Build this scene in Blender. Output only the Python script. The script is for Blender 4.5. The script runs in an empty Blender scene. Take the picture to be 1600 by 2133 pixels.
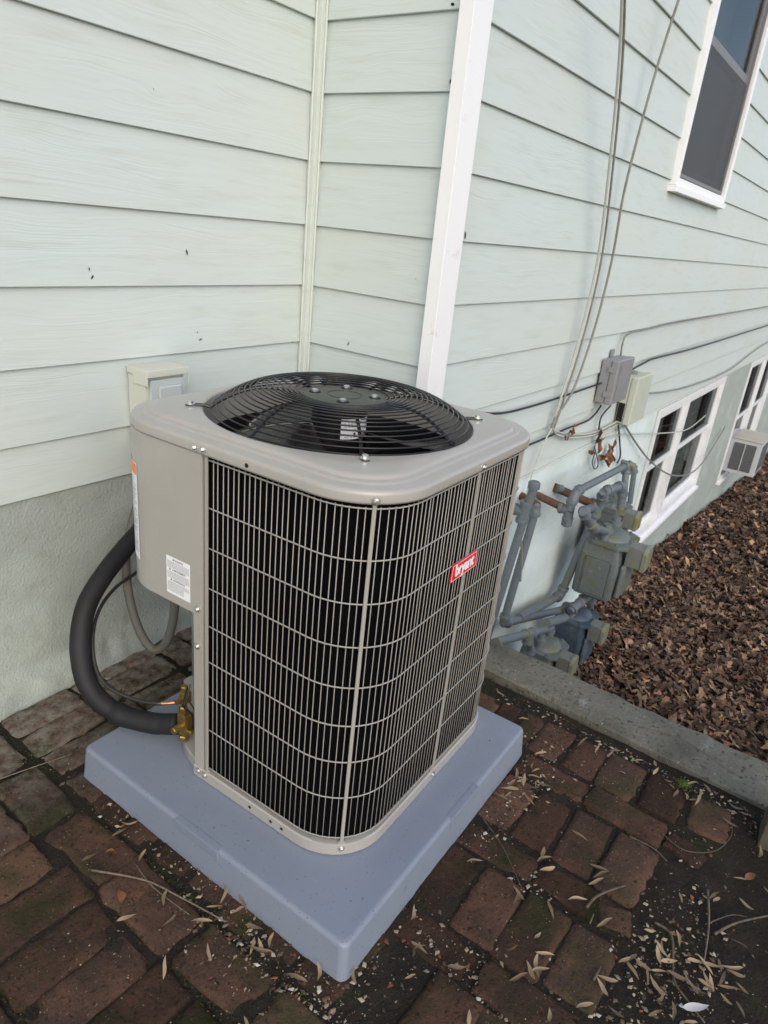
import bpy, bmesh, math, random
import numpy as np
from mathutils import Vector, Matrix, Euler
R_ = math.radians
random.seed(7)
rng = np.random.default_rng(7)
SC = bpy.context.scene
COL = SC.collection

# ------------------------------------------------------------------ camera, sky, sun, exposure
cam_d = bpy.data.cameras.new('camera')
cam = bpy.data.objects.new('camera', cam_d)
COL.objects.link(cam)
cam.matrix_world = Matrix((((0.586489, 0.258032, -0.767757, -2.053450), (-0.804215, 0.298192, -0.514121, -1.827869), (0.096279, 0.918967, 0.382400, 1.469692), (0, 0, 0, 1))))
cam_d.sensor_fit = 'VERTICAL'
cam_d.sensor_height = 24.0
cam_d.lens = 16.2109
cam_d.clip_start = 0.05
cam_d.clip_end = 400
cam_d.dof.use_dof = True
cam_d.dof.focus_distance = 1.75
cam_d.dof.aperture_fstop = 5.5
SC.camera = cam

SUN_DIR = Vector((-0.82, -1.0, 0.9)).normalized()
elev = math.asin(SUN_DIR.z)
azim = math.atan2(SUN_DIR.x, SUN_DIR.y)
world = bpy.data.worlds.new('World')
SC.world = world
world.use_nodes = True
wn, wl = world.node_tree.nodes, world.node_tree.links
bg = wn['Background']
sky = wn.new('ShaderNodeTexSky')
sky.sky_type = 'NISHITA'
sky.sun_disc = False
sky.sun_elevation = elev
sky.sun_rotation = azim
sky.air_density = 1.0
sky.dust_density = 1.2
sky.ozone_density = 1.0
hs = wn.new('ShaderNodeHueSaturation')
hs.inputs['Saturation'].default_value = 0.80
wl.new(sky.outputs['Color'], hs.inputs['Color'])
wl.new(hs.outputs['Color'], bg.inputs['Color'])
bg.inputs['Strength'].default_value = 0.15
sun_d = bpy.data.lights.new('sun', 'SUN')
sun_d.energy = 0.72
sun_d.angle = R_(60)
sun_d.color = (1.0, 0.80, 0.50)
sun = bpy.data.objects.new('sun', sun_d)
COL.objects.link(sun)
sun.rotation_euler = SUN_DIR.to_track_quat('Z', 'Y').to_euler()
SC.view_settings.view_transform = 'Standard'
SC.view_settings.look = 'None'
SC.view_settings.gamma = 1.0
SC.view_settings.use_curve_mapping = False
SC.view_settings.exposure = 0.84

# ------------------------------------------------------------------ object helpers
def link(o, parent=None):
    COL.objects.link(o)
    if parent is not None:
        o.parent = parent
    return o
def tag(o, label=None, cat=None, group=None, kind=None):
    if label: o['label'] = label
    if cat: o['category'] = cat
    if group: o['group'] = group
    if kind: o['kind'] = kind
    return o
def thing(name, label, cat, loc=(0, 0, 0), rz=0.0, group=None):
    o = bpy.data.objects.new(name, None)
    o.empty_display_size = 0.1
    o.location = loc
    o.rotation_euler = (0, 0, rz)
    link(o)
    return tag(o, label, cat, group)
def obj(name, bm, m, parent=None, smooth=False, loc=None):
    me = bpy.data.meshes.new(name)
    bm.normal_update()
    bm.to_mesh(me)
    bm.free()
    if m: me.materials.append(m)
    if smooth:
        me.shade_smooth()
        if smooth not in ('all', 'wn'):
            me.set_sharp_from_angle(angle=R_(38))
    o = bpy.data.objects.new(name, me)
    if loc is not None: o.location = loc
    if smooth in (True, 'wn'):          # keep the big flat faces flat beside their rounded edges
        w = o.modifiers.new('normals', 'WEIGHTED_NORMAL'); w.keep_sharp = True; w.weight = 100
    return link(o, parent)
def inst(name, me, parent, loc=(0, 0, 0), rot=(0, 0, 0), sc=None):
    o = bpy.data.objects.new(name, me)
    o.location = loc
    o.rotation_euler = rot
    if sc: o.scale = sc
    return link(o, parent)
def B(): return bmesh.new()
def box(bm, x0, x1, y0, y1, z0, z1, bev=0.0, seg=2):
    b = bm if not bev else bmesh.new()
    v = [b.verts.new(p) for p in ((x0, y0, z0), (x1, y0, z0), (x1, y1, z0), (x0, y1, z0), (x0, y0, z1), (x1, y0, z1), (x1, y1, z1), (x0, y1, z1))]
    for f in ((3, 2, 1, 0), (4, 5, 6, 7), (0, 1, 5, 4), (1, 2, 6, 5), (2, 3, 7, 6), (3, 0, 4, 7)):
        b.faces.new([v[i] for i in f])
    if bev:
        bmesh.ops.bevel(b, geom=b.edges[:], offset=bev, segments=seg, profile=0.5, affect='EDGES')
        join(bm, b)
    return bm
def join(bm, b, mtx=None):
    mp = {}
    for v in b.verts:
        mp[v] = bm.verts.new(mtx @ v.co if mtx else v.co)
    for f in b.faces:
        try: bm.faces.new([mp[v] for v in f.verts])
        except ValueError: pass
    b.free()
def catmull(pts, n=8):
    P = [Vector(p) for p in pts]
    if len(P) < 3: return P
    out = []
    for i in range(len(P) - 1):
        p0, p1, p2, p3 = P[max(i - 1, 0)], P[i], P[i + 1], P[min(i + 2, len(P) - 1)]
        for k in range(n):
            t = k / n
            out.append(0.5 * (2 * p1 + (p2 - p0) * t + (2 * p0 - 5 * p1 + 4 * p2 - p3) * t * t + (3 * p1 - p0 - 3 * p2 + p3) * t ** 3))
    out.append(P[-1])
    return out
def tube(bm, pts, r, seg=8, caps=True, closed=False):
    P = [Vector(p) for p in pts]
    n = len(P)
    rs = r if hasattr(r, '__len__') else [r] * n
    rings = []
    prev = None
    for i in range(n):
        if closed: t = P[(i + 1) % n] - P[i - 1]
        else: t = P[min(i + 1, n - 1)] - P[max(i - 1, 0)]
        t.normalize()
        if prev is None:
            a = Vector((0, 0, 1)) if abs(t.z) < 0.9 else Vector((1, 0, 0))
            u = a.cross(t).normalized()
        else:
            u = (prev - t * prev.dot(t))
            if u.length < 1e-6: u = t.orthogonal()
            u.normalize()
        prev = u
        w = t.cross(u)
        rings.append([bm.verts.new(P[i] + (u * math.cos(2 * math.pi * k / seg) + w * math.sin(2 * math.pi * k / seg)) * rs[i]) for k in range(seg)])
    for i in range(n if closed else n - 1):
        a, b = rings[i], rings[(i + 1) % n]
        for k in range(seg):
            bm.faces.new((a[k], a[(k + 1) % seg], b[(k + 1) % seg], b[k]))
    if caps and not closed:
        bm.faces.new(rings[0][::-1])
        bm.faces.new(rings[-1])
    return bm
def lathe(bm, prof, seg=24, mtx=None, caps=True):
    rings = []
    for r, z in prof:
        rings.append([bm.verts.new((mtx @ Vector((r * math.cos(2 * math.pi * k / seg), r * math.sin(2 * math.pi * k / seg), z))) if mtx else (r * math.cos(2 * math.pi * k / seg), r * math.sin(2 * math.pi * k / seg), z)) for k in range(seg)])
    for a, b in zip(rings, rings[1:]):
        for k in range(seg):
            bm.faces.new((a[k], a[(k + 1) % seg], b[(k + 1) % seg], b[k]))
    if caps:
        bm.faces.new(rings[0][::-1]); bm.faces.new(rings[-1])
    return bm
def prism(bm, poly, z0, z1, mtx=None, bev=0.0, seg=2):
    b = bmesh.new()
    lo = [b.verts.new((x, y, z0)) for x, y in poly]
    hi = [b.verts.new((x, y, z1)) for x, y in poly]
    n = len(poly)
    b.faces.new(lo[::-1]); b.faces.new(hi)
    for i in range(n):
        b.faces.new((lo[i], lo[(i + 1) % n], hi[(i + 1) % n], hi[i]))
    if bev:
        bmesh.ops.bevel(b, geom=b.edges[:], offset=bev, segments=seg, profile=0.5, affect='EDGES')
    join(bm, b, mtx)
    return bm
def rsq(theta, h, r):
    """point of a rounded square (half side h, corner radius r) in direction theta"""
    c, s = math.cos(theta), math.sin(theta)
    sx, sy = (1 if c >= 0 else -1), (1 if s >= 0 else -1)
    c, s = abs(c), abs(s)
    k = h - r
    t = h / max(c, s)
    x, y = c * t, s * t
    if x > k and y > k:
        b = k * (c + s)
        t = b + math.sqrt(max(b * b - (2 * k * k - r * r), 0))
        x, y = c * t, s * t
    return (x * sx, y * sy)
def loft(bm, rings, close_bottom=False, close_top=False):
    V = [[bm.verts.new(p) for p in ring] for ring in rings]
    n = len(V[0])
    for a, b in zip(V, V[1:]):
        for k in range(n):
            bm.faces.new((a[k], a[(k + 1) % n], b[(k + 1) % n], b[k]))
    if close_bottom: bm.faces.new(V[0][::-1])
    if close_top: bm.faces.new(V[-1])
    return bm
TEXT_CACHE = {}
def text_mesh(s, size, bold=0.0, depth=0.0, shear=0.0, align='LEFT', space=1.0):
    c = bpy.data.curves.new('lettering', 'FONT')
    c.body = s; c.size = size; c.offset = bold; c.extrude = depth; c.shear = shear
    c.align_x = align; c.space_character = space; c.resolution_u = 3
    o = bpy.data.objects.new('lettering', c)
    COL.objects.link(o)
    dg = bpy.context.evaluated_depsgraph_get()
    me = bpy.data.meshes.new_from_object(o.evaluated_get(dg))
    bpy.data.objects.remove(o)
    return me

# ------------------------------------------------------------------ materials
def mat(name, col, rough=0.6, metal=0.0, spec=0.5, var=(), bump=(), rnd=0.0, coat=0.0, objco=False):
    """var: (scale xyz, colour, lo, hi, detail) noise-masked colours;  bump: (scale xyz, strength, distance, detail)"""
    m = bpy.data.materials.new(name)
    m.use_nodes = True
    N, L = m.node_tree.nodes, m.node_tree.links
    p = N['Principled BSDF']
    p.inputs['Roughness'].default_value = rough
    p.inputs['Metallic'].default_value = metal
    p.inputs['Specular IOR Level'].default_value = spec
    if coat:
        p.inputs['Coat Weight'].default_value = coat
        p.inputs['Coat Roughness'].default_value = 0.12
    if objco:
        co = N.new('ShaderNodeTexCoord').outputs['Object']
    else:
        co = N.new('ShaderNodeNewGeometry').outputs['Position']
    oi = N.new('ShaderNodeObjectInfo')
    if rnd:
        ad = N.new('ShaderNodeVectorMath'); ad.operation = 'ADD'
        ml = N.new('ShaderNodeMath'); ml.operation = 'MULTIPLY'; ml.inputs[1].default_value = 37.0
        L.new(oi.outputs['Random'], ml.inputs[0])
        L.new(co, ad.inputs[0]); L.new(ml.outputs[0], ad.inputs[1])
        co = ad.outputs[0]
    def noise(sc, det, dist=0.0):
        mp = N.new('ShaderNodeMapping')
        mp.inputs['Scale'].default_value = sc if hasattr(sc, '__len__') else (sc, sc, sc)
        L.new(co, mp.inputs['Vector'])
        n = N.new('ShaderNodeTexNoise')
        n.inputs['Scale'].default_value = 1.0
        n.inputs['Detail'].default_value = det
        n.inputs['Roughness'].default_value = 0.6
        n.inputs['Distortion'].default_value = dist
        L.new(mp.outputs[0], n.inputs['Vector'])
        return n.outputs['Fac']
    c = N.new('ShaderNodeRGB'); c.outputs[0].default_value = (*col, 1)
    cur = c.outputs[0]
    for sc, c2, lo, hi, det in var:
        r = N.new('ShaderNodeMapRange')
        r.inputs['From Min'].default_value = lo; r.inputs['From Max'].default_value = hi
        L.new(noise(sc, det), r.inputs['Value'])
        mx = N.new('ShaderNodeMix'); mx.data_type = 'RGBA'
        L.new(r.outputs[0], mx.inputs['Factor'])
        L.new(cur, mx.inputs['A']); mx.inputs['B'].default_value = (*c2, 1)
        cur = mx.outputs['Result']
    if rnd:
        hsv = N.new('ShaderNodeHueSaturation')
        r = N.new('ShaderNodeMapRange'); r.inputs['To Min'].default_value = 1 - rnd; r.inputs['To Max'].default_value = 1 + rnd
        L.new(oi.outputs['Random'], r.inputs['Value'])
        L.new(r.outputs[0], hsv.inputs['Value'])
        L.new(cur, hsv.inputs['Color'])
        cur = hsv.outputs['Color']
    L.new(cur, p.inputs['Base Color'])
    prev = None
    for sc, st, di, det in bump:
        b = N.new('ShaderNodeBump')
        b.inputs['Strength'].default_value = st
        b.inputs['Distance'].default_value = di
        L.new(noise(sc, det), b.inputs['Height'])
        if prev: L.new(prev, b.inputs['Normal'])
        prev = b.outputs['Normal']
    if prev: L.new(prev, p.inputs['Normal'])
    return m

SIDE = (0.535, 0.595, 0.585)
def siding_material():
    m = bpy.data.materials.new('painted siding')
    m.use_nodes = True
    N, L = m.node_tree.nodes, m.node_tree.links
    p = N['Principled BSDF']
    p.inputs['Roughness'].default_value = 0.5
    p.inputs['Specular IOR Level'].default_value = 0.35
    pos = N.new('ShaderNodeNewGeometry').outputs['Position']
    oi = N.new('ShaderNodeObjectInfo')
    off = N.new('ShaderNodeVectorMath'); off.operation = 'MULTIPLY_ADD'
    comb = N.new('ShaderNodeCombineXYZ')
    ml = N.new('ShaderNodeMath'); ml.operation = 'MULTIPLY'; ml.inputs[1].default_value = 50.0
    L.new(oi.outputs['Random'], ml.inputs[0])
    for k in ('X', 'Y'): L.new(ml.outputs[0], comb.inputs[k])
    L.new(pos, off.inputs[0]); off.inputs[1].default_value = (1, 1, 1); L.new(comb.outputs[0], off.inputs[2])
    base = off.outputs[0]
    # slow warp so the grain lines wander and form long cathedrals
    def noise(vec, sc, det=2, rough=.5):
        mp = N.new('ShaderNodeMapping'); mp.inputs['Scale'].default_value = sc
        L.new(vec, mp.inputs['Vector'])
        n = N.new('ShaderNodeTexNoise'); n.inputs['Scale'].default_value = 1; n.inputs['Detail'].default_value = det; n.inputs['Roughness'].default_value = rough
        L.new(mp.outputs[0], n.inputs['Vector'])
        return n.outputs['Fac']
    warp = noise(base, (2.2, 2.2, 9), 3, .45)
    sep = N.new('ShaderNodeSeparateXYZ'); L.new(base, sep.inputs[0])
    wz = N.new('ShaderNodeMath'); wz.operation = 'MULTIPLY_ADD'; wz.inputs[1].default_value = 0.11
    L.new(warp, wz.inputs[0]); L.new(sep.outputs['Z'], wz.inputs[2])
    cb = N.new('ShaderNodeCombineXYZ')
    L.new(sep.outputs['X'], cb.inputs['X']); L.new(sep.outputs['Y'], cb.inputs['Y']); L.new(wz.outputs[0], cb.inputs['Z'])
    g1 = noise(cb.outputs[0], (1.2, 1.2, 170), 2, .5)
    g2 = noise(cb.outputs[0], (6, 6, 60), 3, .6)
    mask = N.new('ShaderNodeMapRange'); mask.inputs['From Min'].default_value = .35; mask.inputs['From Max'].default_value = .65
    L.new(noise(base, (1.6, 1.6, 7), 2), mask.inputs['Value'])
    hm = N.new('ShaderNodeMath'); hm.operation = 'MULTIPLY'
    L.new(g1, hm.inputs[0]); L.new(mask.outputs[0], hm.inputs[1])
    hs_ = N.new('ShaderNodeMath'); hs_.operation = 'MULTIPLY_ADD'; hs_.inputs[1].default_value = .5
    L.new(g2, hs_.inputs[0]); L.new(hm.outputs[0], hs_.inputs[2])
    b = N.new('ShaderNodeBump'); b.inputs['Strength'].default_value = .6; b.inputs['Distance'].default_value = .0022
    L.new(hs_.outputs[0], b.inputs['Height'])
    L.new(b.outputs['Normal'], p.inputs['Normal'])
    c = N.new('ShaderNodeRGB'); c.outputs[0].default_value = (*SIDE, 1)
    cur = c.outputs[0]
    for sc, c2, lo, hi, det in (((1.3, 1.3, 2.4), (0.54, 0.58, 0.54), .42, .75, 3), ((21, 21, 24), (0.30, 0.31, 0.26), .775, .82, 3), ((5, 5, 40), (.47, .515, .475), .52, .9, 4)):
        r = N.new('ShaderNodeMapRange'); r.inputs['From Min'].default_value = lo; r.inputs['From Max'].default_value = hi
        L.new(noise(base, sc, det), r.inputs['Value'])
        mx = N.new('ShaderNodeMix'); mx.data_type = 'RGBA'
        L.new(r.outputs[0], mx.inputs['Factor']); L.new(cur, mx.inputs['A']); mx.inputs['B'].default_value = (*c2, 1)
        cur = mx.outputs['Result']
    L.new(cur, p.inputs['Base Color'])
    return m
def brick_material():
    m = mat('worn paving brick', (0.090, 0.050, 0.034), .9, spec=.12, rnd=.40,
            var=(((7, 7, 7), (0.048, 0.031, 0.023), .40, .60, 6),
                 ((30, 30, 30), (0.125, 0.058, 0.036), .62, .76, 7),
                 ((5, 5, 5), (0.034, 0.034, 0.014), .50, .64, 8),
                 ((95, 95, 95), (0.026, 0.019, 0.014), .56, .68, 4), ((160, 160, 160), (0.24, 0.19, 0.14), .68, .76, 2)),
            bump=(((24, 24, 24), .8, .010, 7), ((150, 150, 150), .7, .004, 5)))
    # pale lime bloom on the bricks along the house wall, where salts leach from the foundation
    N, L = m.node_tree.nodes, m.node_tree.links
    p = N['Principled BSDF']
    src = p.inputs['Base Color'].links[0].from_socket
    sep = N.new('ShaderNodeSeparateXYZ')
    geo = N.new('ShaderNodeNewGeometry')
    L.new(geo.outputs['Position'], sep.inputs[0])
    fall = N.new('ShaderNodeMapRange'); fall.inputs['From Min'].default_value = -.52; fall.inputs['From Max'].default_value = -.10
    L.new(sep.outputs['Y'], fall.inputs['Value'])
    n = N.new('ShaderNodeTexNoise'); n.inputs['Scale'].default_value = 22; n.inputs['Detail'].default_value = 7; n.inputs['Roughness'].default_value = .7
    L.new(geo.outputs['Position'], n.inputs['Vector'])
    r = N.new('ShaderNodeMapRange'); r.inputs['From Min'].default_value = .36; r.inputs['From Max'].default_value = .62
    L.new(n.outputs['Fac'], r.inputs['Value'])
    f = N.new('ShaderNodeMath'); f.operation = 'MULTIPLY'
    L.new(fall.outputs[0], f.inputs[0]); L.new(r.outputs[0], f.inputs[1])
    mx = N.new('ShaderNodeMix'); mx.data_type = 'RGBA'
    L.new(f.outputs[0], mx.inputs['Factor']); L.new(src, mx.inputs['A']); mx.inputs['B'].default_value = (.215, .195, .165, 1)
    L.new(mx.outputs['Result'], p.inputs['Base Color'])
    return m
def attr_material(name, rough=.8, bump=None, spec=.2, trans=0):
    m = bpy.data.materials.new(name)
    m.use_nodes = True
    N, L = m.node_tree.nodes, m.node_tree.links
    p = N['Principled BSDF']
    p.inputs['Roughness'].default_value = rough
    p.inputs['Specular IOR Level'].default_value = spec
    a = N.new('ShaderNodeAttribute'); a.attribute_name = 'Col'
    n = N.new('ShaderNodeTexNoise'); n.inputs['Scale'].default_value = 60; n.inputs['Detail'].default_value = 3
    g = N.new('ShaderNodeNewGeometry'); L.new(g.outputs['Position'], n.inputs['Vector'])
    hsv = N.new('ShaderNodeHueSaturation')
    r = N.new('ShaderNodeMapRange'); r.inputs['To Min'].default_value = .55; r.inputs['To Max'].default_value = 1.45
    L.new(n.outputs['Fac'], r.inputs['Value']); L.new(r.outputs[0], hsv.inputs['Value'])
    L.new(a.outputs['Color'], hsv.inputs['Color']); L.new(hsv.outputs['Color'], p.inputs['Base Color'])
    return m
def glass_material():
    m = bpy.data.materials.new('window glass')
    m.use_nodes = True
    N, L = m.node_tree.nodes, m.node_tree.links
    N.remove(N['Principled BSDF'])
    t = N.new('ShaderNodeBsdfTransparent'); t.inputs[0].default_value = (.78, .82, .82, 1)
    g = N.new('ShaderNodeBsdfGlossy'); g.inputs['Roughness'].default_value = .03; g.inputs['Color'].default_value = (.5, .5, .5, 1)
    fr = N.new('ShaderNodeFresnel'); fr.inputs['IOR'].default_value = 1.4
    ml = N.new('ShaderNodeMath'); ml.operation = 'MULTIPLY'; ml.inputs[1].default_value = .7
    L.new(fr.outputs[0], ml.inputs[0])
    mx = N.new('ShaderNodeMixShader')
    L.new(ml.outputs[0], mx.inputs[0]); L.new(t.outputs[0], mx.inputs[1]); L.new(g.outputs[0], mx.inputs[2])
    L.new(mx.outputs[0], N['Material Output'].inputs['Surface'])
    return m
def screen_material():
    m = bpy.data.materials.new('insect screen')
    m.use_nodes = True
    N, L = m.node_tree.nodes, m.node_tree.links
    p = N['Principled BSDF']; p.inputs['Base Color'].default_value = (.09, .09, .095, 1); p.inputs['Roughness'].default_value = .6
    t = N.new('ShaderNodeBsdfTransparent'); mx = N.new('ShaderNodeMixShader'); mx.inputs[0].default_value = .55
    L.new(t.outputs[0], mx.inputs[1]); L.new(p.outputs[0], mx.inputs[2])
    L.new(mx.outputs[0], N['Material Output'].inputs['Surface'])
    return m

M_SIDE = siding_material()
M_TRIM = mat('painted corner trim', (0.56, 0.605, 0.565), .5, var=(((9, 9, 30), (.48, .50, .44), .6, .85, 4),), bump=(((60, 60, 8), .2, .002, 3),))
M_WHITE = mat('white trim paint', (0.80, 0.80, 0.82), .38, var=(((14, 14, 30), (.60, .58, .54), .64, .82, 5),), bump=(((80, 80, 20), .08, .002, 3),))
M_VINYL = mat('white window vinyl', (0.74, 0.75, 0.76), .4, var=(((12, 12, 6), (.5, .5, .48), .6, .85, 4),))
M_STUCCO = mat('grey painted stucco', (0.340, 0.375, 0.350), .85, spec=.2,
               var=(((2.2, 2.2, 2.8), (.40, .45, .41), .50, .66, 3), ((9, 9, 9), (.27, .29, .26), .52, .80, 5), ((60, 60, 60), (.20, .21, .18), .66, .85, 3)),
               bump=(((150, 150, 120), .6, .007, 4), ((40, 40, 36), .15, .010, 4)))
M_BLOCK = mat('painted concrete block', (0.63, 0.71, 0.71), .7, spec=.25,
              var=(((2.0, 2.0, 2.4), (.48, .55, .52), .45, .75, 4), ((3, 3, 2), (.40, .39, .33), .66, .86, 5), ((40, 40, 40), (.40, .42, .38), .68, .85, 3)),
              bump=(((80, 80, 80), .4, .004, 4),))
M_CONC = mat('weathered concrete curb', (0.165, 0.158, 0.130), .9, spec=.15,
             var=(((4, 4, 4), (.085, .085, .07), .45, .7, 5), ((10, 10, 10), (.27, .275, .26), .60, .74, 6), ((120, 120, 120), (.42, .41, .37), .67, .72, 2), ((60, 60, 60), (.055, .055, .042), .56, .68, 4)),
             bump=(((100, 100, 100), .8, .006, 5), ((26, 26, 26), .6, .010, 5)))
M_SOIL = mat('dark moist soil', (0.022, 0.018, 0.0145), .95, spec=.15,
             var=(((14, 14, 14), (.034, .027, .021), .45, .7, 5), ((120, 120, 120), (.10, .085, .07), .68, .78, 2), ((8, 8, 8), (.026, .030, .012), .56, .75, 4)),
             bump=(((60, 60, 60), .9, .012, 5), ((220, 220, 220), .6, .004, 3)))
M_GROUND = mat('bare leaf strewn earth', (0.040, 0.027, 0.019), .95, spec=.1, var=(((6, 6, 6), (.07, .045, .03), .45, .7, 5),), bump=(((30, 30, 30), .8, .02, 4),))
M_BOUNCE = mat('warm bounce ground', (0.235, 0.180, 0.095), .95, spec=.1, var=(((3, 3, 3), (.19, .155, .075), .42, .7, 5), ((40, 40, 40), (.10, .08, .04), .58, .75, 4)), bump=(((60, 60, 60), .8, .02, 4),))  # warm colour for the unseen ground added as a light reflector
M_BRICK = brick_material()
M_PAD = mat('blue grey moulded plastic', (0.205, 0.236, 0.295), .50, spec=.4,
            var=(((3, 3, 3), (.18, .21, .27), .42, .72, 4), ((11, 11, 11), (.215, .245, .30), .55, .8, 5), ((190, 190, 190), (.06, .065, .07), .715, .75, 1), ((34, 34, 34), (.12, .14, .17), .70, .77, 3), ((18, 18, 18), (.25, .27, .30), .66, .78, 6)),
            bump=(((420, 420, 420), .25, .0012, 2),))
M_TAUPE = mat('taupe enamel', (0.350, 0.333, 0.306), .34, spec=.5, coat=.5, var=(((5, 5, 5), (.335, .315, .288), .4, .75, 4), ((26, 26, 10), (.39, .37, .335), .62, .80, 5), ((170, 170, 170), (.27, .255, .23), .72, .78, 1)), bump=(((700, 700, 700), .06, .0006, 2),))
M_WIRE = mat('taupe coated wire', (0.315, 0.302, 0.278), .42, spec=.45)
M_BLACKW = mat('gloss black wire', (0.008, 0.008, 0.009), .30, spec=.5)
M_HUB = mat('dark olive grey plate', (0.030, 0.030, 0.026), .38, var=(((40, 40, 40), (.05, .05, .042), .5, .8, 4),))
M_COIL = mat('black condenser coil', (0.003, 0.003, 0.0034), .9, spec=.03)
M_CAVITY = mat('dark fan chamber', (0.012, 0.012, 0.013), .5, spec=.3)
M_BLADE = mat('grey aluminium blade', (0.24, 0.235, 0.225), .24, metal=.8, var=(((9, 9, 9), (.17, .165, .16), .45, .75, 4),))
M_MOTOR = mat('black motor shell', (0.008, 0.008, 0.009), .35)
M_BOLT = mat('zinc screw', (0.62, 0.62, 0.60), .28, metal=.9)
M_HOLE = mat('dark hole', (0.004, 0.004, 0.004), .9)
M_RED = mat('red enamel badge', (0.62, 0.012, 0.028), .3, coat=.3)
M_PAPER = mat('white sticker', (0.78, 0.79, 0.82), .45)
M_ORANGE = mat('orange sticker band', (0.85, 0.22, 0.03), .45)
M_INK = mat('dark print', (0.045, 0.045, 0.055), .6)
M_PALEINK = mat('grey fine print', (0.26, 0.27, 0.30), .6)
M_WPRINT = mat('white lettering', (0.82, 0.82, 0.82), .4)
M_FOAM = mat('black foam insulation', (0.0125, 0.0125, 0.0135), .62, spec=.35, var=(((6, 6, 6), (.020, .020, .022), .45, .75, 3),), bump=(((24, 24, 24), .25, .006, 3), ((300, 300, 300), .15, .001, 2)))
M_DARKTUBE = mat('tarnished line', (0.022, 0.020, 0.019), .45, var=(((20, 20, 20), (.06, .045, .035), .6, .8, 3),))
M_COPPER = mat('copper tube', (0.55, 0.25, 0.12), .3, metal=.9, var=(((60, 60, 60), (.10, .05, .035), .5, .62, 3),))
M_BRASS = mat('brass', (0.34, 0.245, 0.075), .36, metal=.9, var=(((50, 50, 50), (.30, .22, .07), .5, .75, 3),))
M_CONDUIT = mat('dusty grey conduit', (0.100, 0.102, 0.092), .7, var=(((9, 9, 9), (.145, .115, .085), .5, .7, 4), ((60, 60, 60), (.05, .045, .04), .66, .8, 3)))
M_PIPE = mat('grey painted pipe', (0.122, 0.145, 0.165), .5, spec=.4, var=(((7, 7, 7), (.115, .135, .155), .42, .7, 4), ((13, 13, 13), (.155, .165, .06), .57, .68, 5), ((30, 30, 30), (.085, .09, .085), .58, .70, 5), ((50, 50, 50), (.13, .085, .06), .68, .76, 4)), bump=(((120, 120, 120), .15, .002, 3),))
M_METER = mat('grey green meter casting', (0.118, 0.138, 0.138), .5, spec=.4, var=(((9, 9, 9), (.115, .125, .062), .50, .66, 5), ((24, 24, 24), (.23, .25, .25), .60, .72, 6), ((34, 34, 34), (.075, .08, .07), .60, .72, 5)), bump=(((70, 70, 70), .2, .003, 3),))
M_METERB = mat('slate blue meter casting', (0.048, 0.070, 0.102), .5, spec=.4, var=(((9, 9, 9), (.11, .14, .17), .5, .75, 5), ((16, 16, 16), (.12, .13, .10), .66, .8, 4)))
M_INDEX = mat('weathered clear index cover', (0.20, 0.21, 0.175), .35, var=(((14, 14, 14), (.20, .20, .045), .46, .60, 4),))
M_INDEXS = mat('pale metal index case', (0.155, 0.165, 0.155), .45, var=(((14, 14, 14), (.20, .205, .12), .52, .7, 4),))
M_RUST = mat('rusted iron', (0.115, 0.052, 0.028), .85, var=(((40, 40, 40), (.05, .03, .022), .45, .65, 4),), bump=(((120, 120, 120), .6, .004, 4),))
M_CABLE = mat('weathered grey cable', (0.20, 0.205, 0.18), .6, var=(((20, 20, 20), (.13, .13, .11), .5, .7, 3),))
M_CABLE2 = mat('pale painted cable', (0.42, 0.44, 0.39), .55)
M_BCABLE = mat('black cable', (0.016, 0.018, 0.022), .5)
M_GBOX = mat('grey plastic box', (0.235, 0.235, 0.245), .5, var=(((9, 9, 9), (.20, .20, .205), .5, .75, 4),))
M_CBOX = mat('cream green plastic box', (0.47, 0.50, 0.42), .5, var=(((9, 9, 9), (.40, .42, .36), .5, .8, 4),))
M_BOXWARM = mat('box paint with warm light', (0.55, 0.56, 0.49), .5, var=(((20, 20, 20), (.42, .36, .26), .64, .8, 4),))  # warm light from the left put into the box paint; brown blotches are dirt
M_BOXCOOL = mat('box paint with cool light', (0.48, 0.53, 0.54), .45, var=(((18, 18, 18), (.36, .37, .35), .62, .82, 4),))  # same box paint with the cool sky light of the front put in
M_BEIGE = mat('beige metal case', (0.48, 0.45, 0.37), .5, var=(((9, 9, 9), (.40, .36, .28), .5, .8, 4),))
M_GRILLE = mat('dark grey louvre', (0.115, 0.118, 0.12), .5)
M_ACF = mat('pale grey case', (0.50, 0.51, 0.52), .5)
M_POST = mat('mossy weathered post', (0.090, 0.070, 0.048), .9, var=(((5, 5, 22), (.06, .065, .03), .5, .7, 4), ((18, 18, 60), (.42, .38, .28), .70, .78, 4)), bump=(((60, 60, 6), .6, .004, 4),))
M_ROOM = mat('dim room', (0.055, 0.055, 0.058), .9)
M_CURTAIN = mat('grey curtain', (0.20, 0.20, 0.21), .9)
M_DKFRAME = mat('dark grey sash', (0.16, 0.16, 0.165), .5)  # dark grey colour of the upper window's sashes and jamb
M_GLASS = glass_material()
M_SCREEN = screen_material()
M_LEAF = attr_material('dead leaf')
M_DRYLEAF = mat('dry tan leaf', (0.235, 0.178, 0.112), .65, rnd=.5, var=(((60, 60, 60), (.24, .16, .085), .45, .75, 3),), spec=.3)
M_BRNLEAF = mat('brown leaf', (0.17, 0.075, 0.035), .65, rnd=.25, var=(((60, 60, 60), (.09, .05, .03), .45, .75, 3),), spec=.3)
M_GREYLEAF = mat('silvery leaf', (0.42, 0.42, 0.43), .6, spec=.3)
M_TWIG = mat('grey brown twig', (0.125, 0.095, 0.07), .85, rnd=.35, var=(((80, 80, 80), (.06, .045, .035), .45, .7, 3),))
M_CHIP = attr_material('grit and chips', .9)
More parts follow.
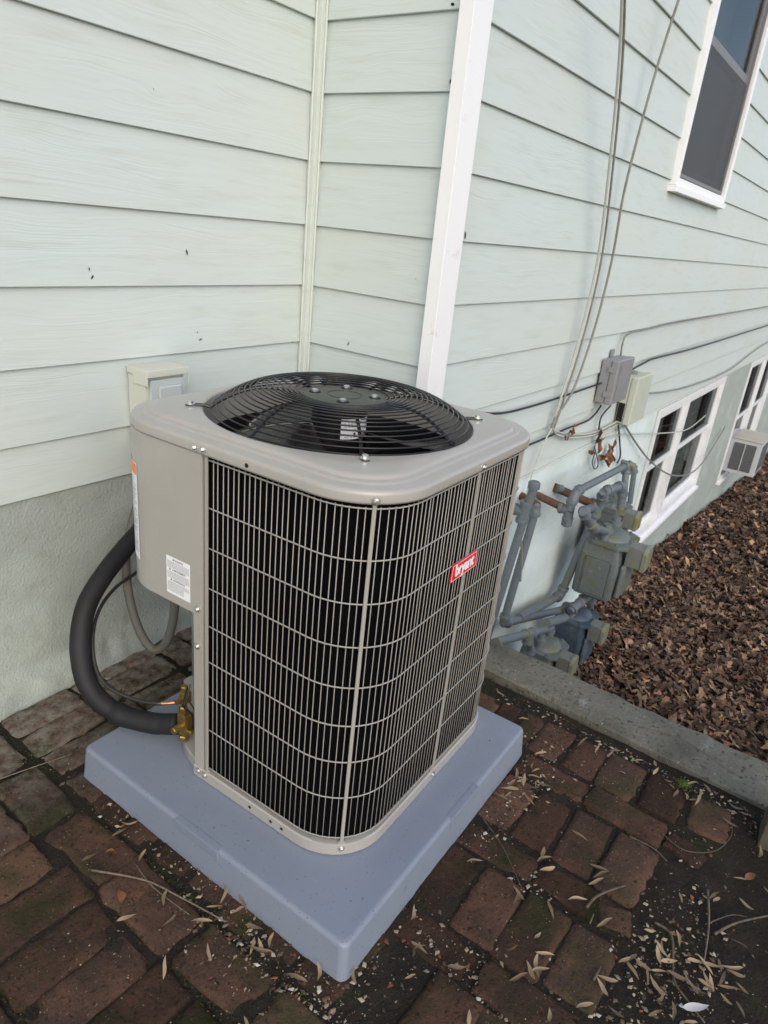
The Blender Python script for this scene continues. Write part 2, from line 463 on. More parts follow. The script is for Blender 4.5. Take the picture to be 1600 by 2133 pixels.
M_DKMOSS = mat('dark moss', (0.040, 0.048, 0.012), .95, spec=.1, var=(((60, 60, 60), (.022, .028, .008), .4, .7, 3),))
M_MOSS = mat('bright moss', (0.085, 0.12, 0.012), .9, var=(((90, 90, 90), (.04, .065, .008), .4, .7, 3),))

# ------------------------------------------------------------------ ground
def gz(x):
    return -0.035 if x < 0.10 else -0.78 - 0.10 * min(max(x, 0.0), 11.5)
bm = B()
xs = [-90, -30, -8, -3, -1, 0.02, 0.06, 0.8, 1.6, 2.5, 4, 6, 8, 10, 11.5, 14, 20, 40, 120]
ys = [-110, -40, -12, -6, -3, -1.5, -0.5, 0.3, 3, 10, 40, 110]
grid = [[bm.verts.new((x, y, gz(x) if x != 0.06 else -0.786)) for y in ys] for x in xs]
for i in range(len(xs) - 1):
    for j in range(len(ys) - 1):
        bm.faces.new((grid[i][j], grid[i + 1][j], grid[i + 1][j + 1], grid[i][j + 1]))
tag(obj('ground', bm, M_GROUND), kind='structure', label='earth falling away past the concrete curb')
bm = B()  # added out of view: straw ground bouncing warm light onto left-facing surfaces
q = [bm.verts.new(p) for p in ((-60, -60, -.030), (-2.72, -60, -.030), (-2.72, 20, -.030), (-60, 20, -.030))]; bm.faces.new(q)
q = [bm.verts.new(p) for p in ((-2.72, -60, -.030), (-.2, -60, -.030), (-.2, -2.78, -.030), (-2.72, -2.78, -.030))]; bm.faces.new(q)
tag(obj('bounce_ground', bm, M_BOUNCE), kind='structure', label='unseen straw coloured ground added to bounce warm light')

# patio: a bed of dark soil with the bricks set in it
from mathutils import noise as mnoise
bm = B()
nx, ny = 110, 110
px0, px1, py0, py1 = -2.7, -0.06, -2.75, 0.03
G = []
for i in range(nx + 1):
    row = []
    for j in range(ny + 1):
        x = px0 + (px1 - px0) * i / nx; y = py0 + (py1 - py0) * j / ny
        z = -0.011 + 0.005 * mnoise.noise((x * 9, y * 9, 0)) + 0.003 * mnoise.noise((x * 31, y * 31, 3))
        if y < -1.76 and x > -0.95: z += 0.004 + .006 * mnoise.noise((x * 4, y * 4, 7))
        row.append(bm.verts.new((x, y, z)))
    G.append(row)
for i in range(nx):
    for j in range(ny):
        bm.faces.new((G[i][j], G[i + 1][j], G[i + 1][j + 1], G[i][j + 1]))
patio = tag(obj('patio', bm, M_SOIL, smooth='all'), kind='structure', label='brick paving bedded in dark soil')

def brick_mesh(seed, lx, ly):
    r = random.Random(seed)
    b = B()
    nu, nv = 12, 8
    rows = []
    sd = r.random() * 100
    chip = [r.random() < .3 for _ in range(4)]
    for i in range(nu + 1):
        row = []
        for j in range(nv + 1):
            u, v = -1 + 2 * i / nu, -1 + 2 * j / nv
            # gather the outer rows near the edge for a worn, rolled arris
            u = math.copysign(1 - (1 - abs(u)) ** 1.5, u); v = math.copysign(1 - (1 - abs(v)) ** 1.5, v)
            e = max(abs(u), abs(v))
            x, y = u * lx / 2, v * ly / 2
            cr = .016
            dx, dy = lx / 2 - abs(x), ly / 2 - abs(y)
            if dx < cr and dy < cr:      # round the corner in plan
                q = Vector((cr - dx, cr - dy)); mxq = max(q.x, q.y)
                if q.length > 1e-6:
                    k = mxq / q.length
                    x = math.copysign(lx / 2 - cr + q.x * k, x); y = math.copysign(ly / 2 - cr + q.y * k, y)
            nz = mnoise.noise((x * 22 + sd, y * 22, sd))
            wob = .0085 * mnoise.noise((x * 40 + sd, y * 40, 5))
            d = min(lx / 2 - abs(x), ly / 2 - abs(y))
            z = .0022 * nz + .0022 * mnoise.noise((x * 60 + sd, y * 60, 2)) - (.0065 + .003 * nz) * max(0, 1 - d / (.0085 + .004 * mnoise.noise((x * 25 + sd, y * 25, 8)))) ** 2
            if e > .97: x += wob * (1 if abs(u) > .97 else 0); y += wob * (1 if abs(v) > .97 else 0)
            qi = (0 if u < 0 else 1) + (0 if v < 0 else 2)
            if chip[qi] and abs(u) > .72 and abs(v) > .55: z -= .010 * r.random()
            row.append(b.verts.new((x, y, z)))
        rows.append(row)
    for i in range(nu):
        for j in range(nv):
            b.faces.new((rows[i][j], rows[i + 1][j], rows[i + 1][j + 1], rows[i][j + 1]))
    rim = [rows[i][0] for i in range(nu + 1)] + [rows[nu][j] for j in range(1, nv + 1)] + [rows[i][nv] for i in range(nu - 1, -1, -1)] + [rows[0][j] for j in range(nv - 1, 0, -1)]
    low = [b.verts.new((v.co.x * 1.01, v.co.y * 1.01, -.05)) for v in rim]
    for k in range(len(rim)):
        b.faces.new((rim[k], low[k], low[(k + 1) % len(rim)], rim[(k + 1) % len(rim)]))
    me = bpy.data.meshes.new('brick')
    b.normal_update(); b.to_mesh(me); b.free()
    me.materials.append(M_BRICK); me.shade_smooth(); me.set_sharp_from_angle(angle=R_(60))
    return me
BM_H = [brick_mesh(s, .203, .106) for s in range(6)]
BM_V = [brick_mesh(50 + s, .088, .212) for s in range(6)]
BM_VW = [brick_mesh(90 + s, .074, .225) for s in range(3)]
PADX0, PADX1, PADY0, PADY1 = -1.243, -.33, -1.305, -.39
def under_pad(x, y):
    return PADX0 + .16 < x < PADX1 - .16 and PADY0 + .16 < y < PADY1 - .16
def place_brick(me, x, y, rz=0.0, sx=1, sy=1, z=None):
    if under_pad(x, y): return
    zz = random.uniform(-.007, .002) if z is None else z
    if PADX0 - .14 < x < PADX1 + .14 and PADY0 - .14 < y < PADY1 + .14: zz = min(zz, -.008)
    o = inst('brick', me, patio, (x + random.uniform(-.006, .006), y + random.uniform(-.006, .006), zz),
             (random.uniform(-.03, .03), random.uniform(-.025, .025), rz + random.uniform(-.055, .055) + random.choice((0, math.pi))), (sx * random.uniform(.92, 1.01), sy * random.uniform(.93, 1.02), 1))
# house-side and left-hand columns share one coursing, the right-hand columns another
rowsL = [-.02, -.25, -.49, -.735, -.98, -1.205, -1.44, -1.68, -1.92]
rowsR = [.04, -.20, -.43, -.665, -.90, -1.13, -1.285, -1.51, -1.745, -1.98]
GAPS = [(-1.20, -1.36, .05)]
def gap(x, y):
    return any((x - a) ** 2 + (y - b) ** 2 < r * r for a, b, r in GAPS)
for x0, x1 in ((-2.36, -2.14), (-2.02, -1.80), (-1.69, -1.455), (-1.305, -1.09)):
    for a, b in zip(rowsL, rowsL[1:]):
        m_ = (a + b) / 2
        for c in ((a + m_) / 2, (m_ + b) / 2):
            if not gap((x0 + x1) / 2, c): place_brick(random.choice(BM_H), (x0 + x1) / 2, c, sx=(x1 - x0 + .014) / .203, sy=((a - b) / 2 - .001) / .106)
for x0, x1 in ((-2.125, -2.035), (-1.785, -1.705), (-1.438, -1.328)):
    for a, b in zip(rowsL, rowsL[1:]):
        if not gap((x0 + x1) / 2, (a + b) / 2): place_brick(random.choice(BM_V), (x0 + x1) / 2, (a + b) / 2, sx=(x1 - x0 + .011) / .088, sy=(a - b - .007) / .212)
for x0, x1 in ((-.975, -.775), (-.648, -.442), (-.305, -.140)):
    for a, b in zip(rowsR, rowsR[1:]):
        m_ = (a + b) / 2
        for c in ((a + m_) / 2, (m_ + b) / 2):
            if c < -1.76 and x0 > -1: continue
            place_brick(random.choice(BM_H), (x0 + x1) / 2, c, sx=(x1 - x0 + .012) / .203, sy=((a - b) / 2 - .001) / .106)
for x0, x1 in ((-1.078, -.985), (-.757, -.668), (-.418, -.322)):
    for a, b in zip(rowsR, rowsR[1:]):
        if b < -1.8: continue
        place_brick(random.choice(BM_V), (x0 + x1) / 2, (a + b) / 2, sx=(x1 - x0 + .010) / .088, sy=(a - b - .007) / .212)
place_brick(BM_H[1], -.222, -1.818, .05, .72, 1.0, .003)
place_brick(BM_V[1], -.378, -1.79, -.25, .85, .5, .0)
place_brick(BM_V[3], -.705, -1.715, .3, .8, .4, -.002)
place_brick(BM_H[2], -.87, -1.80, .12, .9, .9, -.012)
place_brick(BM_V[2], -1.03, -1.86, .05, 1, 1, -.008)

# concrete retaining curb, broken along its outer edge
bm = B()
n = 60
rings = []
for k in range(n + 1):
    y = -.585 - (4.2 - .585) * k / n
    fx = -.030 - .048 * (k / n) * 2.0 + .004 * mnoise.noise((y * 6, 0, 0))
    bx = .176 - .025 * (k / n)*1.6 + .018 * mnoise.noise((y * 5, 4, 0)) + .012 * mnoise.noise((y * 17, 9, 0))
    zt = .016 + .004 * mnoise.noise((y * 7, 2, 2))
    rings.append([(fx, y, -.25), (fx, y, zt - .008), (fx + .010, y, zt), (fx + .1, y, zt + .003), (bx - .03, y, zt), (bx - .008, y, zt - .012 + .01 * mnoise.noise((y * 19, 1, 1))), (bx + .006, y, zt - .06), (bx + .02, y, -1.3), (fx, y, -1.3)])
V = [[bm.verts.new(p) for p in r] for r in rings]
for a, b in zip(V, V[1:]):
    for k in range(len(a)):
        bm.faces.new((a[k], b[k], b[(k + 1) % len(a)], a[(k + 1) % len(a)]))
bm.faces.new(V[0]); bm.faces.new(V[-1][::-1])
tag(obj('concrete_curb', bm, M_CONC, smooth=True), 'weathered grey concrete curb with a chipped edge above the fallen leaves', 'curb')

# ------------------------------------------------------------------ house
house = thing('house', 'pale sage green clapboard house with white corner board and grey foundation', 'house')
Z0, EXP, WY = 2.0677, 0.2089, -0.562
def zc(n): return Z0 - n * EXP
TILT = .013
def board_A(x0, x1, zb, zt, zbase, face):      # one lapped board; face 'A': y=0, 'C': y=WY, 'B': x=0
    def off(z): return .002 + TILT * max(0, 1 - (z - zbase) / (EXP + .02))   # how far proud of the sheathing
    b = B()
    prof = [(off(zb) , zb), (off(zb) - .009, zb), (off(zt) - .009, zt), (off(zt), zt)]
    bev = [(off(zb) - .0015, zb), (off(zb), zb + .0015)]
    prof = [(off(zb) - .009, zb), bev[0], bev[1], (off(zt), zt), (off(zt) - .009, zt)]
    base = {'A': .015, 'B': .015, 'C': .015}[face]
    ends = []
    for s in (x0, x1):
        ring = []
        for o_, z in prof:
            if face == 'A': ring.append((s, base - o_, z))
            elif face == 'C': ring.append((s, WY + base - o_, z))
            else: ring.append((base - o_, s, z))
        ends.append([b.verts.new(p) for p in ring])
    n = len(prof)
    for k in range(n):
        b.faces.new((ends[0][k], ends[1][k], ends[1][(k + 1) % n], ends[0][(k + 1) % n]))
    b.faces.new(ends[0]); b.faces.new(ends[1][::-1])
    bmesh.ops.recalc_face_normals(b, faces=b.faces[:])
    return obj('siding_board', b, M_SIDE, house)
W_UP = (2.43, 3.66, 1.845, 3.62)
for n in range(-9, 7):
    zb = zc(n)
    board_A(-3.6, -.020, zb if n < 6 else zb, zb + EXP + .012, zb, 'A')
    board_A(WY + .02, -.020, zb, zb + EXP + .012, zb, 'B')
board_A(-3.6, -.020, .657, zc(6) + .012, .640, 'A')
board_A(WY + .02, -.020, .657, zc(6) + .012, .640, 'B')
SPL = {1: 8.2, 3: 5.6, 5: 7.4, 6: 4.9, 7: 9.1, -1: 6.2, -3: 7.7}
for n in range(-9, 9):
    zb, zt = zc(n), zc(n) + EXP + .012
    if n == 8: zb = .383
    segs = [(.012, 16.0)]
    x0, x1, wz0, wz1 = W_UP
    if zb < wz1 and zt > wz0:
        segs = [(.012, x0 - .03), (x1 + .03, 16.0)]
        if zb < wz0 - .02: board_A(x0 - .03, x1 + .03, zb, wz0 - .02, zc(n), 'C')
        if zt > wz1 + .02: board_A(x0 - .03, x1 + .03, wz1 + .02, zt, zc(n), 'C')
    for a, b_ in segs:
        if n in SPL and a < SPL[n] < b_:
            board_A(a, SPL[n] - .001, zb, zt, zc(n), 'C'); board_A(SPL[n] + .001, b_, zb, zt, zc(n), 'C')
        else:
            board_A(a, b_, zb, zt, zc(n), 'C')
# sheathing behind the boards (keeps the joints dark, closes the house)
bm = B(); box(bm, -3.6, .03, .020, .10, .40, 3.95); obj('wall_sheathing', bm, M_ROOM, house)
bm = B(); box(bm, .020, .10, WY + .10, .02, -.2, 3.95); obj('wall_sheathing', bm, M_ROOM, house)
bm = B()
x0, x1, wz0, wz1 = W_UP
for a in ((.02, x0, .36, 3.95), (x1, 16, .36, 3.95), (x0, x1, .36, wz0), (x0, x1, wz1, 3.95)):
    box(bm, a[0], a[1], WY + .020, WY + .10, a[2], a[3])
obj('wall_sheathing', bm, M_ROOM, house)
# inside corner trim
bm = B(); box(bm, -.024, .012, -.024, .012, .62, 3.95, .004); obj('corner_trim', bm, M_TRIM, house, True)
bm = B(); tube(bm, [(-.027, -.004, z) for z in np.linspace(.65, 3.9, 60)], [.0045 + .0018 * mnoise.noise((0, 0, z * 14)) for z in np.linspace(.65, 3.9, 60)], 6)
tube(bm, [(-.004, -.027, z) for z in np.linspace(.65, 3.9, 60)], [.0045 + .0018 * mnoise.noise((3, 0, z * 14)) for z in np.linspace(.65, 3.9, 60)], 6)
tag(obj('caulk_line', bm, M_TRIM, house, 'all'), kind='stuff')
# outside corner board
bm = B(); box(bm, -.031, .079, -.600, WY + .012, .42, 3.95, .0028, 2); obj('corner_board', bm, M_WHITE, house, True)
# drip edge under the lowest boards of the long wall
bm = B(); box(bm, .08, 16, WY - .006, WY + .03, .368, .381, .002); obj('drip_edge', bm, M_TRIM, house)

M_SCUFF = mat('dark scuff', (0.34, 0.36, 0.31), .8)
def scuff(x, y, z, w, h, face, a):
    b = B(); r = random.Random(int(x * 1000 + z * 977))
    pl = [(-w, -h * .3), (-w * .2, -h), (w * .7, -h * .5), (w, h * .2), (w * .3, h * .9), (-w * .5, h * .6)]
    vs = []
    for u, v in pl:
        u, v = u * math.cos(a) - v * math.sin(a), u * math.sin(a) + v * math.cos(a)
        vs.append(b.verts.new((x + u, y, z + v) if face != 'B' else (x, y + u, z + v)))
    f = b.faces.new(vs); bmesh.ops.solidify(b, geom=[f], thickness=.0006)
    obj('paint_scuff', b, M_SCUFF, house)
scuff(-0.5640, -0.0020, 1.3320, 0.0028, 0.01, 'A', 0.3)
scuff(-0.8900, -0.0020, 1.2580, 0.0025, 0.007, 'A', -0.5)
scuff(-0.8980, -0.0020, 1.2790, 0.0018, 0.006, 'A', 0.1)
scuff(-0.5130, -0.0020, 1.0630, 0.009, 0.0022, 'A', 0.25)
scuff(-0.5250, -0.0020, 1.0870, 0.002, 0.003, 'A', 0)
scuff(-0.6710, -0.0020, 1.7490, 0.0016, 0.003, 'A', 0.4)
scuff(-0.0690, -0.0020, 1.0250, 0.002, 0.004, 'A', 0.2)
scuff(-0.0020, -0.2170, 1.0500, 0.0022, 0.008, 'B', 0.6)
scuff(-0.0020, -0.5310, 1.8840, 0.004, 0.007, 'B', 0.2)
scuff(-0.0020, -0.5080, 2.0800, 0.007, 0.004, 'B', 0.2)
scuff(0.1520, -0.5640, 1.4620, 0.004, 0.014, 'C', 0.2)
scuff(0.1160, -0.5640, 2.0800, 0.004, 0.012, 'C', 0)
# stucco foundation on the near wall, with a crumbled lip at the bricks
bm = B()
nx, nz = 150, 24
Gs = []
for i in range(nx + 1):
    x = -3.6 + 3.62 * i / nx
    row = []
    for j in range(nz + 1):
        z = -.06 + .74 * j / nz
        y = .010 - .004 * mnoise.noise((x * 5, z * 5, 1)) - .0025 * mnoise.noise((x * 23, z * 23, 4))
        lip = .07 + .035 * mnoise.noise((x * 4, 3, 3)) + .018 * mnoise.noise((x * 19, 2, 3))
        if z < lip: y -= .020 + .012 * mnoise.noise((x * 15, z * 30, 9))
        if z < lip - .045 + .03 * mnoise.noise((x * 11, 8, 1)): y -= .014
        row.append(bm.verts.new((x, y, z)))
    Gs.append(row)
for i in range(nx):
    for j in range(nz):
        bm.faces.new((Gs[i][j], Gs[i + 1][j], Gs[i + 1][j + 1], Gs[i][j + 1]))
obj('foundation_wall', bm, M_STUCCO, house, 'all')
bm = B(); box(bm, -3.6, .02, .03, .12, -.4, .66); obj('foundation_core', bm, M_STUCCO, house)
bm = B(); box(bm, .008, .10, WY + .01, 0.0, -1.2, .66); obj('foundation_wall', bm, M_STUCCO, house)

# long foundation: painted blocks up to the first basement window, stucco beyond
BW = [(3.49, 5.98, -.87, .362), (7.53, 9.9, -1.22, .362), (12.2, 14.2, -1.30, .30)]
fy = WY + .006
bm = B(); box(bm, .02, 3.47, fy + .006, fy + .12, -2.3, .372); obj('foundation_wall', bm, M_BLOCK, house)
def block_mesh(l, seed):
    b = B(); box(b, -l / 2, l / 2, -.012, .02, -.1003, .1008, .0012, 1)
    me = bpy.data.meshes.new('block'); b.normal_update(); b.to_mesh(me); b.free(); me.materials.append(M_BLOCK)
    return me
BLK = block_mesh(.4, 1); BLKH = block_mesh(.2, 2)
for r in range(8):
    zc_ = .268 - .2025 * r
    x = .04 + (0 if r % 2 else .2)
    if r % 2 == 0: inst('block', BLKH, house, (.14, fy + .005 + random.uniform(-.0003, .0003), zc_)); x = .24
    else: x = .04
    while x + .4 < 3.47:
        inst('block', BLK, house, (x + .2, fy + .005 + random.uniform(-.0003, .0003), zc_)); x += .4
    if 3.47 - x > .2: inst('block', BLKH, house, (x + .1, fy + .005, zc_))
bm = B()
segs = [(3.47, 3.49), (5.98, 7.53), (9.9, 12.2), (14.2, 16)]
for a, b_ in segs: box(bm, a, b_, fy, fy + .14, -2.5, .372)
for a, b_, z0, z1 in BW:
    box(bm, a, b_, fy, fy + .14, -2.5, z0)
    if z1 < .36: box(bm, a, b_, fy, fy + .14, z1, .372)
obj('foundation_wall', bm, M_STUCCO, house)

# windows -------------------------------------------------------
def frame4(bm, x0, x1, z0, z1, y0, y1, w, bev=.002, wr=None):
    wr = wr or w
    box(bm, x0, x0 + w, y0, y1, z0, z1, bev); box(bm, x1 - wr, x1, y0, y1, z0, z1, bev)
    box(bm, x0 + w + .0005, x1 - wr - .0005, y0 + .001, y1, z0, z0 + w, bev); box(bm, x0 + w + .0005, x1 - wr - .0005, y0 + .001, y1, z1 - w, z1, bev)
def pane(x0, x1, z0, z1, y, parent, m=None, name='pane'):
    b = B(); box(b, x0, x1, y, y + .004, z0, z1); return obj(name, b, m or M_GLASS, parent)
def curtain(x0, x1, z0, z1, y, parent, m, folds=22):
    b = B(); nn = folds * 6
    lo, hi = [], []
    for k in range(nn + 1):
        x = x0 + (x1 - x0) * k / nn
        yy = y + .018 * math.sin(2 * math.pi * folds * k / nn + .9 * math.sin(k * .21))
        lo.append(b.verts.new((x, yy, z0))); hi.append(b.verts.new((x, yy, z1)))
    for k in range(nn): b.faces.new((lo[k], lo[k + 1], hi[k + 1], hi[k]))
    return obj('curtain', b, m, parent, 'all')
def room(x0, x1, z0, z1, parent, depth=.7, m=None):
    y0 = WY + .14
    b = B()
    box(b, x0 - .2, x1 + .2, y0 + depth, y0 + depth + .02, z0 - .2, z1 + .2)
    box(b, x0 - .22, x0 - .2, y0, y0 + depth, z0 - .2, z1 + .2); box(b, x1 + .2, x1 + .22, y0, y0 + depth, z0 - .2, z1 + .2)
    box(b, x0 - .2, x1 + .2, y0, y0 + depth, z0 - .22, z0 - .2); box(b, x0 - .2, x1 + .2, y0, y0 + depth, z1 + .2, z1 + .22)
    return obj('room_lining', b, m or M_ROOM, parent)
# upper window
x0, x1, z0, z1 = W_UP
bm = B(); frame4(bm, x0 - .028, x1 + .045, z0 - .01, z1 + .05, WY - .030, WY + .03, .040, .003, .062)
upw = tag(obj('window', bm, M_WHITE, house, True), 'white framed double hung window high on the long wall')
bm = B(); box(bm, x0 - .04, x1 + .05, WY - .042, WY + .03, z0 - .046, z0 - .012, .003); obj('sill', bm, M_WHITE, upw, True)
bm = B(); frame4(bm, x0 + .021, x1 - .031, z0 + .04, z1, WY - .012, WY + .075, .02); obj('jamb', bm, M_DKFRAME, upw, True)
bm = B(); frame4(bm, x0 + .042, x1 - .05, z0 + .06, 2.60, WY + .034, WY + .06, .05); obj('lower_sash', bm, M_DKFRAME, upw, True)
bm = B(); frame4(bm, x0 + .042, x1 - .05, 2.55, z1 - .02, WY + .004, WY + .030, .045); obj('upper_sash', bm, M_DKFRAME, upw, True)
pane(x0 + .09, x1 - .10, z0 + .10, 2.56, WY + .046, upw); pane(x0 + .085, x1 - .095, 2.59, z1 - .06, WY + .016, upw)
pane(x0 + .042, x1 - .052, z0 + .062, 2.545, WY + .0, upw, M_SCREEN, 'insect_screen')
curtain(x0 + .45, x1 + .1, z0 - .1, z1 + .1, WY + .24, upw, M_CURTAIN, 15)
room(x0, x1, z0, z1, upw)
# basement windows (pairs of double hung units)
def basement_window(x0, x1, z0, z1, mull, rail, label, lintel=True):
    b = B(); frame4(b, x0 + .003, x1 - .003, z0 + .004, z1 - .002, fy - .016, fy + .10, .055, .003)
    if mull: box(b, mull - .05, mull + .05, fy - .010, fy + .09, z0 + .058, z1 - .056, .003)
    w = tag(obj('window', b, M_VINYL, house, True), label)
    b = B(); box(b, x0 + .001, x1 - .001, fy - .045, fy + .02, z0 - .028, z0 + .003, .003); obj('sill', b, M_WHITE, w, True)
    units = [(x0 + .062, mull - .055), (mull + .055, x1 - .062)] if mull else [(x0 + .062, x1 - .062)]
    for a, b_ in units:
        b = B(); frame4(b, a, b_, z0 + .062, rail + .022, fy + .045, fy + .075, .05); obj('lower_sash', b, M_VINYL, w, True)
        b = B(); frame4(b, a, b_, rail - .022, z1 - .062, fy + .012, fy + .042, .045); obj('upper_sash', b, M_VINYL, w, True)
        pane(a + .05, b_ - .05, z0 + .11, rail - .025, fy + .058, w); pane(a + .045, b_ - .045, rail + .022, z1 - .105, fy + .026, w)
        curtain(a + (b_ - a) * .42, b_ + .02, z0, z1, fy + .17, w, M_VINYL, 7)
    room(x0, x1, z0, z1, w, .6)
    return w
basement_window(*BW[0], 4.48, -.18, 'white twin basement window nearest the gas meters')
basement_window(*BW[1], 8.75, -.40, 'basement window holding the small air conditioner')
basement_window(*BW[2], None, -.50, 'farthest basement window at the right edge')

# ------------------------------------------------------------------ equipment pad
pad = thing('equipment_pad', 'blue grey plastic equipment pad under the big air conditioner', 'equipment pad', (-1.2432 + .0, -1.3048, 0), R_(1.14))
bm = B()
H, W_ = .0893, .914
b2 = bmesh.new()
def rr(h_, inset, r=.02, n=5):
    pts = []
    for cx, cy, a0 in ((W_ - inset - r, W_ - inset - r, 0), (inset + r, W_ - inset - r, 90), (inset + r, inset + r, 180), (W_ - inset - r, inset + r, 270)):
        for k in range(n):
            a = R_(a0 + 90 * k / (n - 1)); pts.append((cx + r * math.cos(a), cy + r * math.sin(a), h_))
    return pts
loft(b2, [rr(-.012, -.004), rr(.004, -.002), rr(H - .012, .004), rr(H - .0045, .0062), rr(H - .001, .0105), rr(H, .017), rr(H, .06)], True, True)
obj('pad_shell', b2, M_PAD, pad, True)
for (cx, cy, rz) in ((.006, .455, 0), (.52, .006, 90)):    # moulded label recesses on the rolled edge
    b2 = B(); box(b2, -.0105, .010, -.075, .075, -.027, .0009, .0025)
    o = obj('edge_tab', b2, M_PAD, pad, True); o.location = (cx + .005, cy, H) if rz == 0 else (cx, cy + .005, H); o.rotation_euler = (0, 0, R_(rz))

# ------------------------------------------------------------------ condenser
AC_X, AC_Y, AC_Z, AC_R = -.7275, -.7850, .0893, R_(1.8)
ac = thing('air_conditioner', 'large taupe condenser unit with round fan guard and wire sides on the pad', 'air conditioner', (AC_X - .010, AC_Y, AC_Z), AC_R)
ac.scale = (.975, 1, 1)
HB, RC = .397, .152
def rsq_ring(h, r, z, n=160):
    return [(*rsq(2 * math.pi * (k + .5) / n, h, r), z) for k in range(n)]
def outline(h, r, chamfer=True, n=12, c0=.099, c1=-.13):
    """plan outline counter-clockwise with the service corner (-x,+y) cut off"""
    P = []
    for cx, cy, a0 in ((-h + r, -h + r, 180), (h - r, -h + r, 270), (h - r, h - r, 0)):
        for k in range(n + 1):
            a = R_(a0 + 90 * k / n); P.append((cx + r * math.cos(a), cy + r * math.sin(a)))
    if chamfer: P += [(c1, h), (-h + .012, c0 + .012), (-h, c0)]
    else:
        for k in range(n + 1):
            a = R_(90 + 90 * k / n); P.append((-h + r + r * math.cos(a), h - r + r * math.sin(a)))
    return P
# base pan
def pan_outline(h, r, n=12):
    P = outline(h, r, True, n)[:-3]
    return P + [(-.17, h), (-h + .034, .18), (-h + .024, .145), (-h + .012, .112), (-h, .102)]
bm = B()
loft(bm, [[(x, y, z) for x, y in pan_outline(h, RC)] for h, z in ((HB - .002, .002), (HB, .005), (HB, .034), (HB - .003, .037), (HB - .02, .037))], True, True)
obj('base_pan', bm, M_TAUPE, ac, True)
bm = B()
for t in (-.36, -.13, -.02, .02):
    lathe(bm, [(.0045, 0), (.0045, .0015)], 8, Matrix.Translation((t if abs(t) > .1 else -HB, -HB + (.0 if abs(t) > .1 else .2), .02)) @ Matrix.Rotation(R_(90), 4, 'X' if abs(t) > .1 else 'Y'))
bm.free()
# dark coil inside
bm = B()
Ci = outline(.3825, .142, True, 12, .09, -.13)
loft(bm, [[(x, y, z) for x, y in Ci] for z in (.0375, .897)], True, False)
obj('coil', bm, M_COIL, ac, True)
# lid: skirt, rolled edge, raised panel and fan opening lofted in one sheet
HL, RL = .4025, .168
bm = B()
NL = 160
def circ(r, z): return [(r * math.cos(2 * math.pi * (k + .5) / NL), r * math.sin(2 * math.pi * (k + .5) / NL), z) for k in range(NL)]
rings = [rsq_ring(HL - .004, RL, .899, NL), rsq_ring(HL, RL, .8985, NL), rsq_ring(HL + .0005, RL, .903, NL), rsq_ring(HL, RL, .9165, NL), rsq_ring(HL - .0016, RL - .001, .9212, NL), rsq_ring(HL - .0048, RL - .003, .9246, NL), rsq_ring(HL - .009, RL - .006, .9258, NL),
         rsq_ring(.3745, .132, .9270, NL), rsq_ring(.3720, .130, .9278, NL), rsq_ring(.3700, .129, .9305, NL), rsq_ring(.3675, .128, .9312, NL), rsq_ring(.3600, .124, .9318, NL), rsq_ring(.3575, .123, .9328, NL), rsq_ring(.3550, .122, .9368, NL), rsq_ring(.3520, .121, .9392, NL), rsq_ring(.346, .118, .940, NL),
         circ(.3420, .9408), circ(.3365, .9404), circ(.3330, .939), circ(.3308, .934), circ(.330, .86)]
loft(bm, rings)
obj('lid', bm, M_TAUPE, ac, 'wn')
# fan chamber below the opening
bm = B(); lathe(bm, [(.3295, .86), (.3295, .80), (.345, .74), (.345, .20), (.02, .20)], 48, None, False)
bmesh.ops.reverse_faces(bm, faces=bm.faces[:])
obj('fan_chamber', bm, M_CAVITY, ac, True)
# control box on the service corner
P = []
h, r = HB + .002, RC
P.append((-h, .0335))
Pb = [(-h + r + r * math.cos(R_(180 - 90 * k / 14)), h - r + r * math.sin(R_(180 - 90 * k / 14))) for k in range(15)]
P = [(-h, .064)] + Pb + [(-.10, h), (-.10, h - .03), (-h + .03, .09), (-h + .03, .064)]
bm = B(); prism(bm, P[::-1], .497, .8982, None, .0022, 2)
obj('control_box', bm, M_TAUPE, ac, True)
# corner post below the box and seam strip beside the coil guard
bm = B(); box(bm, -HB + .0005, -HB + .022, .066, .0985, .037, .4975, .002); obj('corner_post', bm, M_TAUPE, ac, True)
bm = B(); prism(bm, [(-HB + .022, .096), (-HB + .03, .09), (-.135, HB - .01), (-.14, HB - .005)], .037, .4975); obj('service_panel', bm, M_TAUPE, ac)
# perimeter path of the wire guard
HG, RG = .392, .150
def perim():
    pts = []
    y = .054
    segs = [((-HG, .054), (-HG, -HG + RG)), ('arc', -HG + RG, -HG + RG, 180), ((-HG + RG, -HG), (HG - RG, -HG)), ('arc', HG - RG, -HG + RG, 270), ((HG, -HG + RG), (HG, HG - RG)), ('arc', HG - RG, HG - RG, 0), ((HG - RG, HG), (-.10, HG))]
    out = []
    for s in segs:
        if s[0] == 'arc':
            for k in range(25):
                a = R_(s[3] + 90 * k / 24); out.append(Vector((s[1] + RG * math.cos(a), s[2] + RG * math.sin(a), 0)))
        else:
            for k in range(2): out.append(Vector((*s[k], 0)))
    o2 = [out[0]]
    for p in out[1:]:
        if (p - o2[-1]).length > 1e-5: o2.append(p)
    return o2
PER = perim()
CUM = [0]
for a, b_ in zip(PER, PER[1:]): CUM.append(CUM[-1] + (b_ - a).length)
def at_s(s):
    for i in range(len(CUM) - 1):
        if s <= CUM[i + 1] or i == len(CUM) - 2:
            t = (s - CUM[i]) / (CUM[i + 1] - CUM[i]); d = (PER[i + 1] - PER[i]).normalized()
            return PER[i].lerp(PER[i + 1], t), d
ZR = [0.8876, 0.7778, 0.6806, 0.5789, 0.4779, 0.3780, 0.2782, 0.1750, 0.0535]
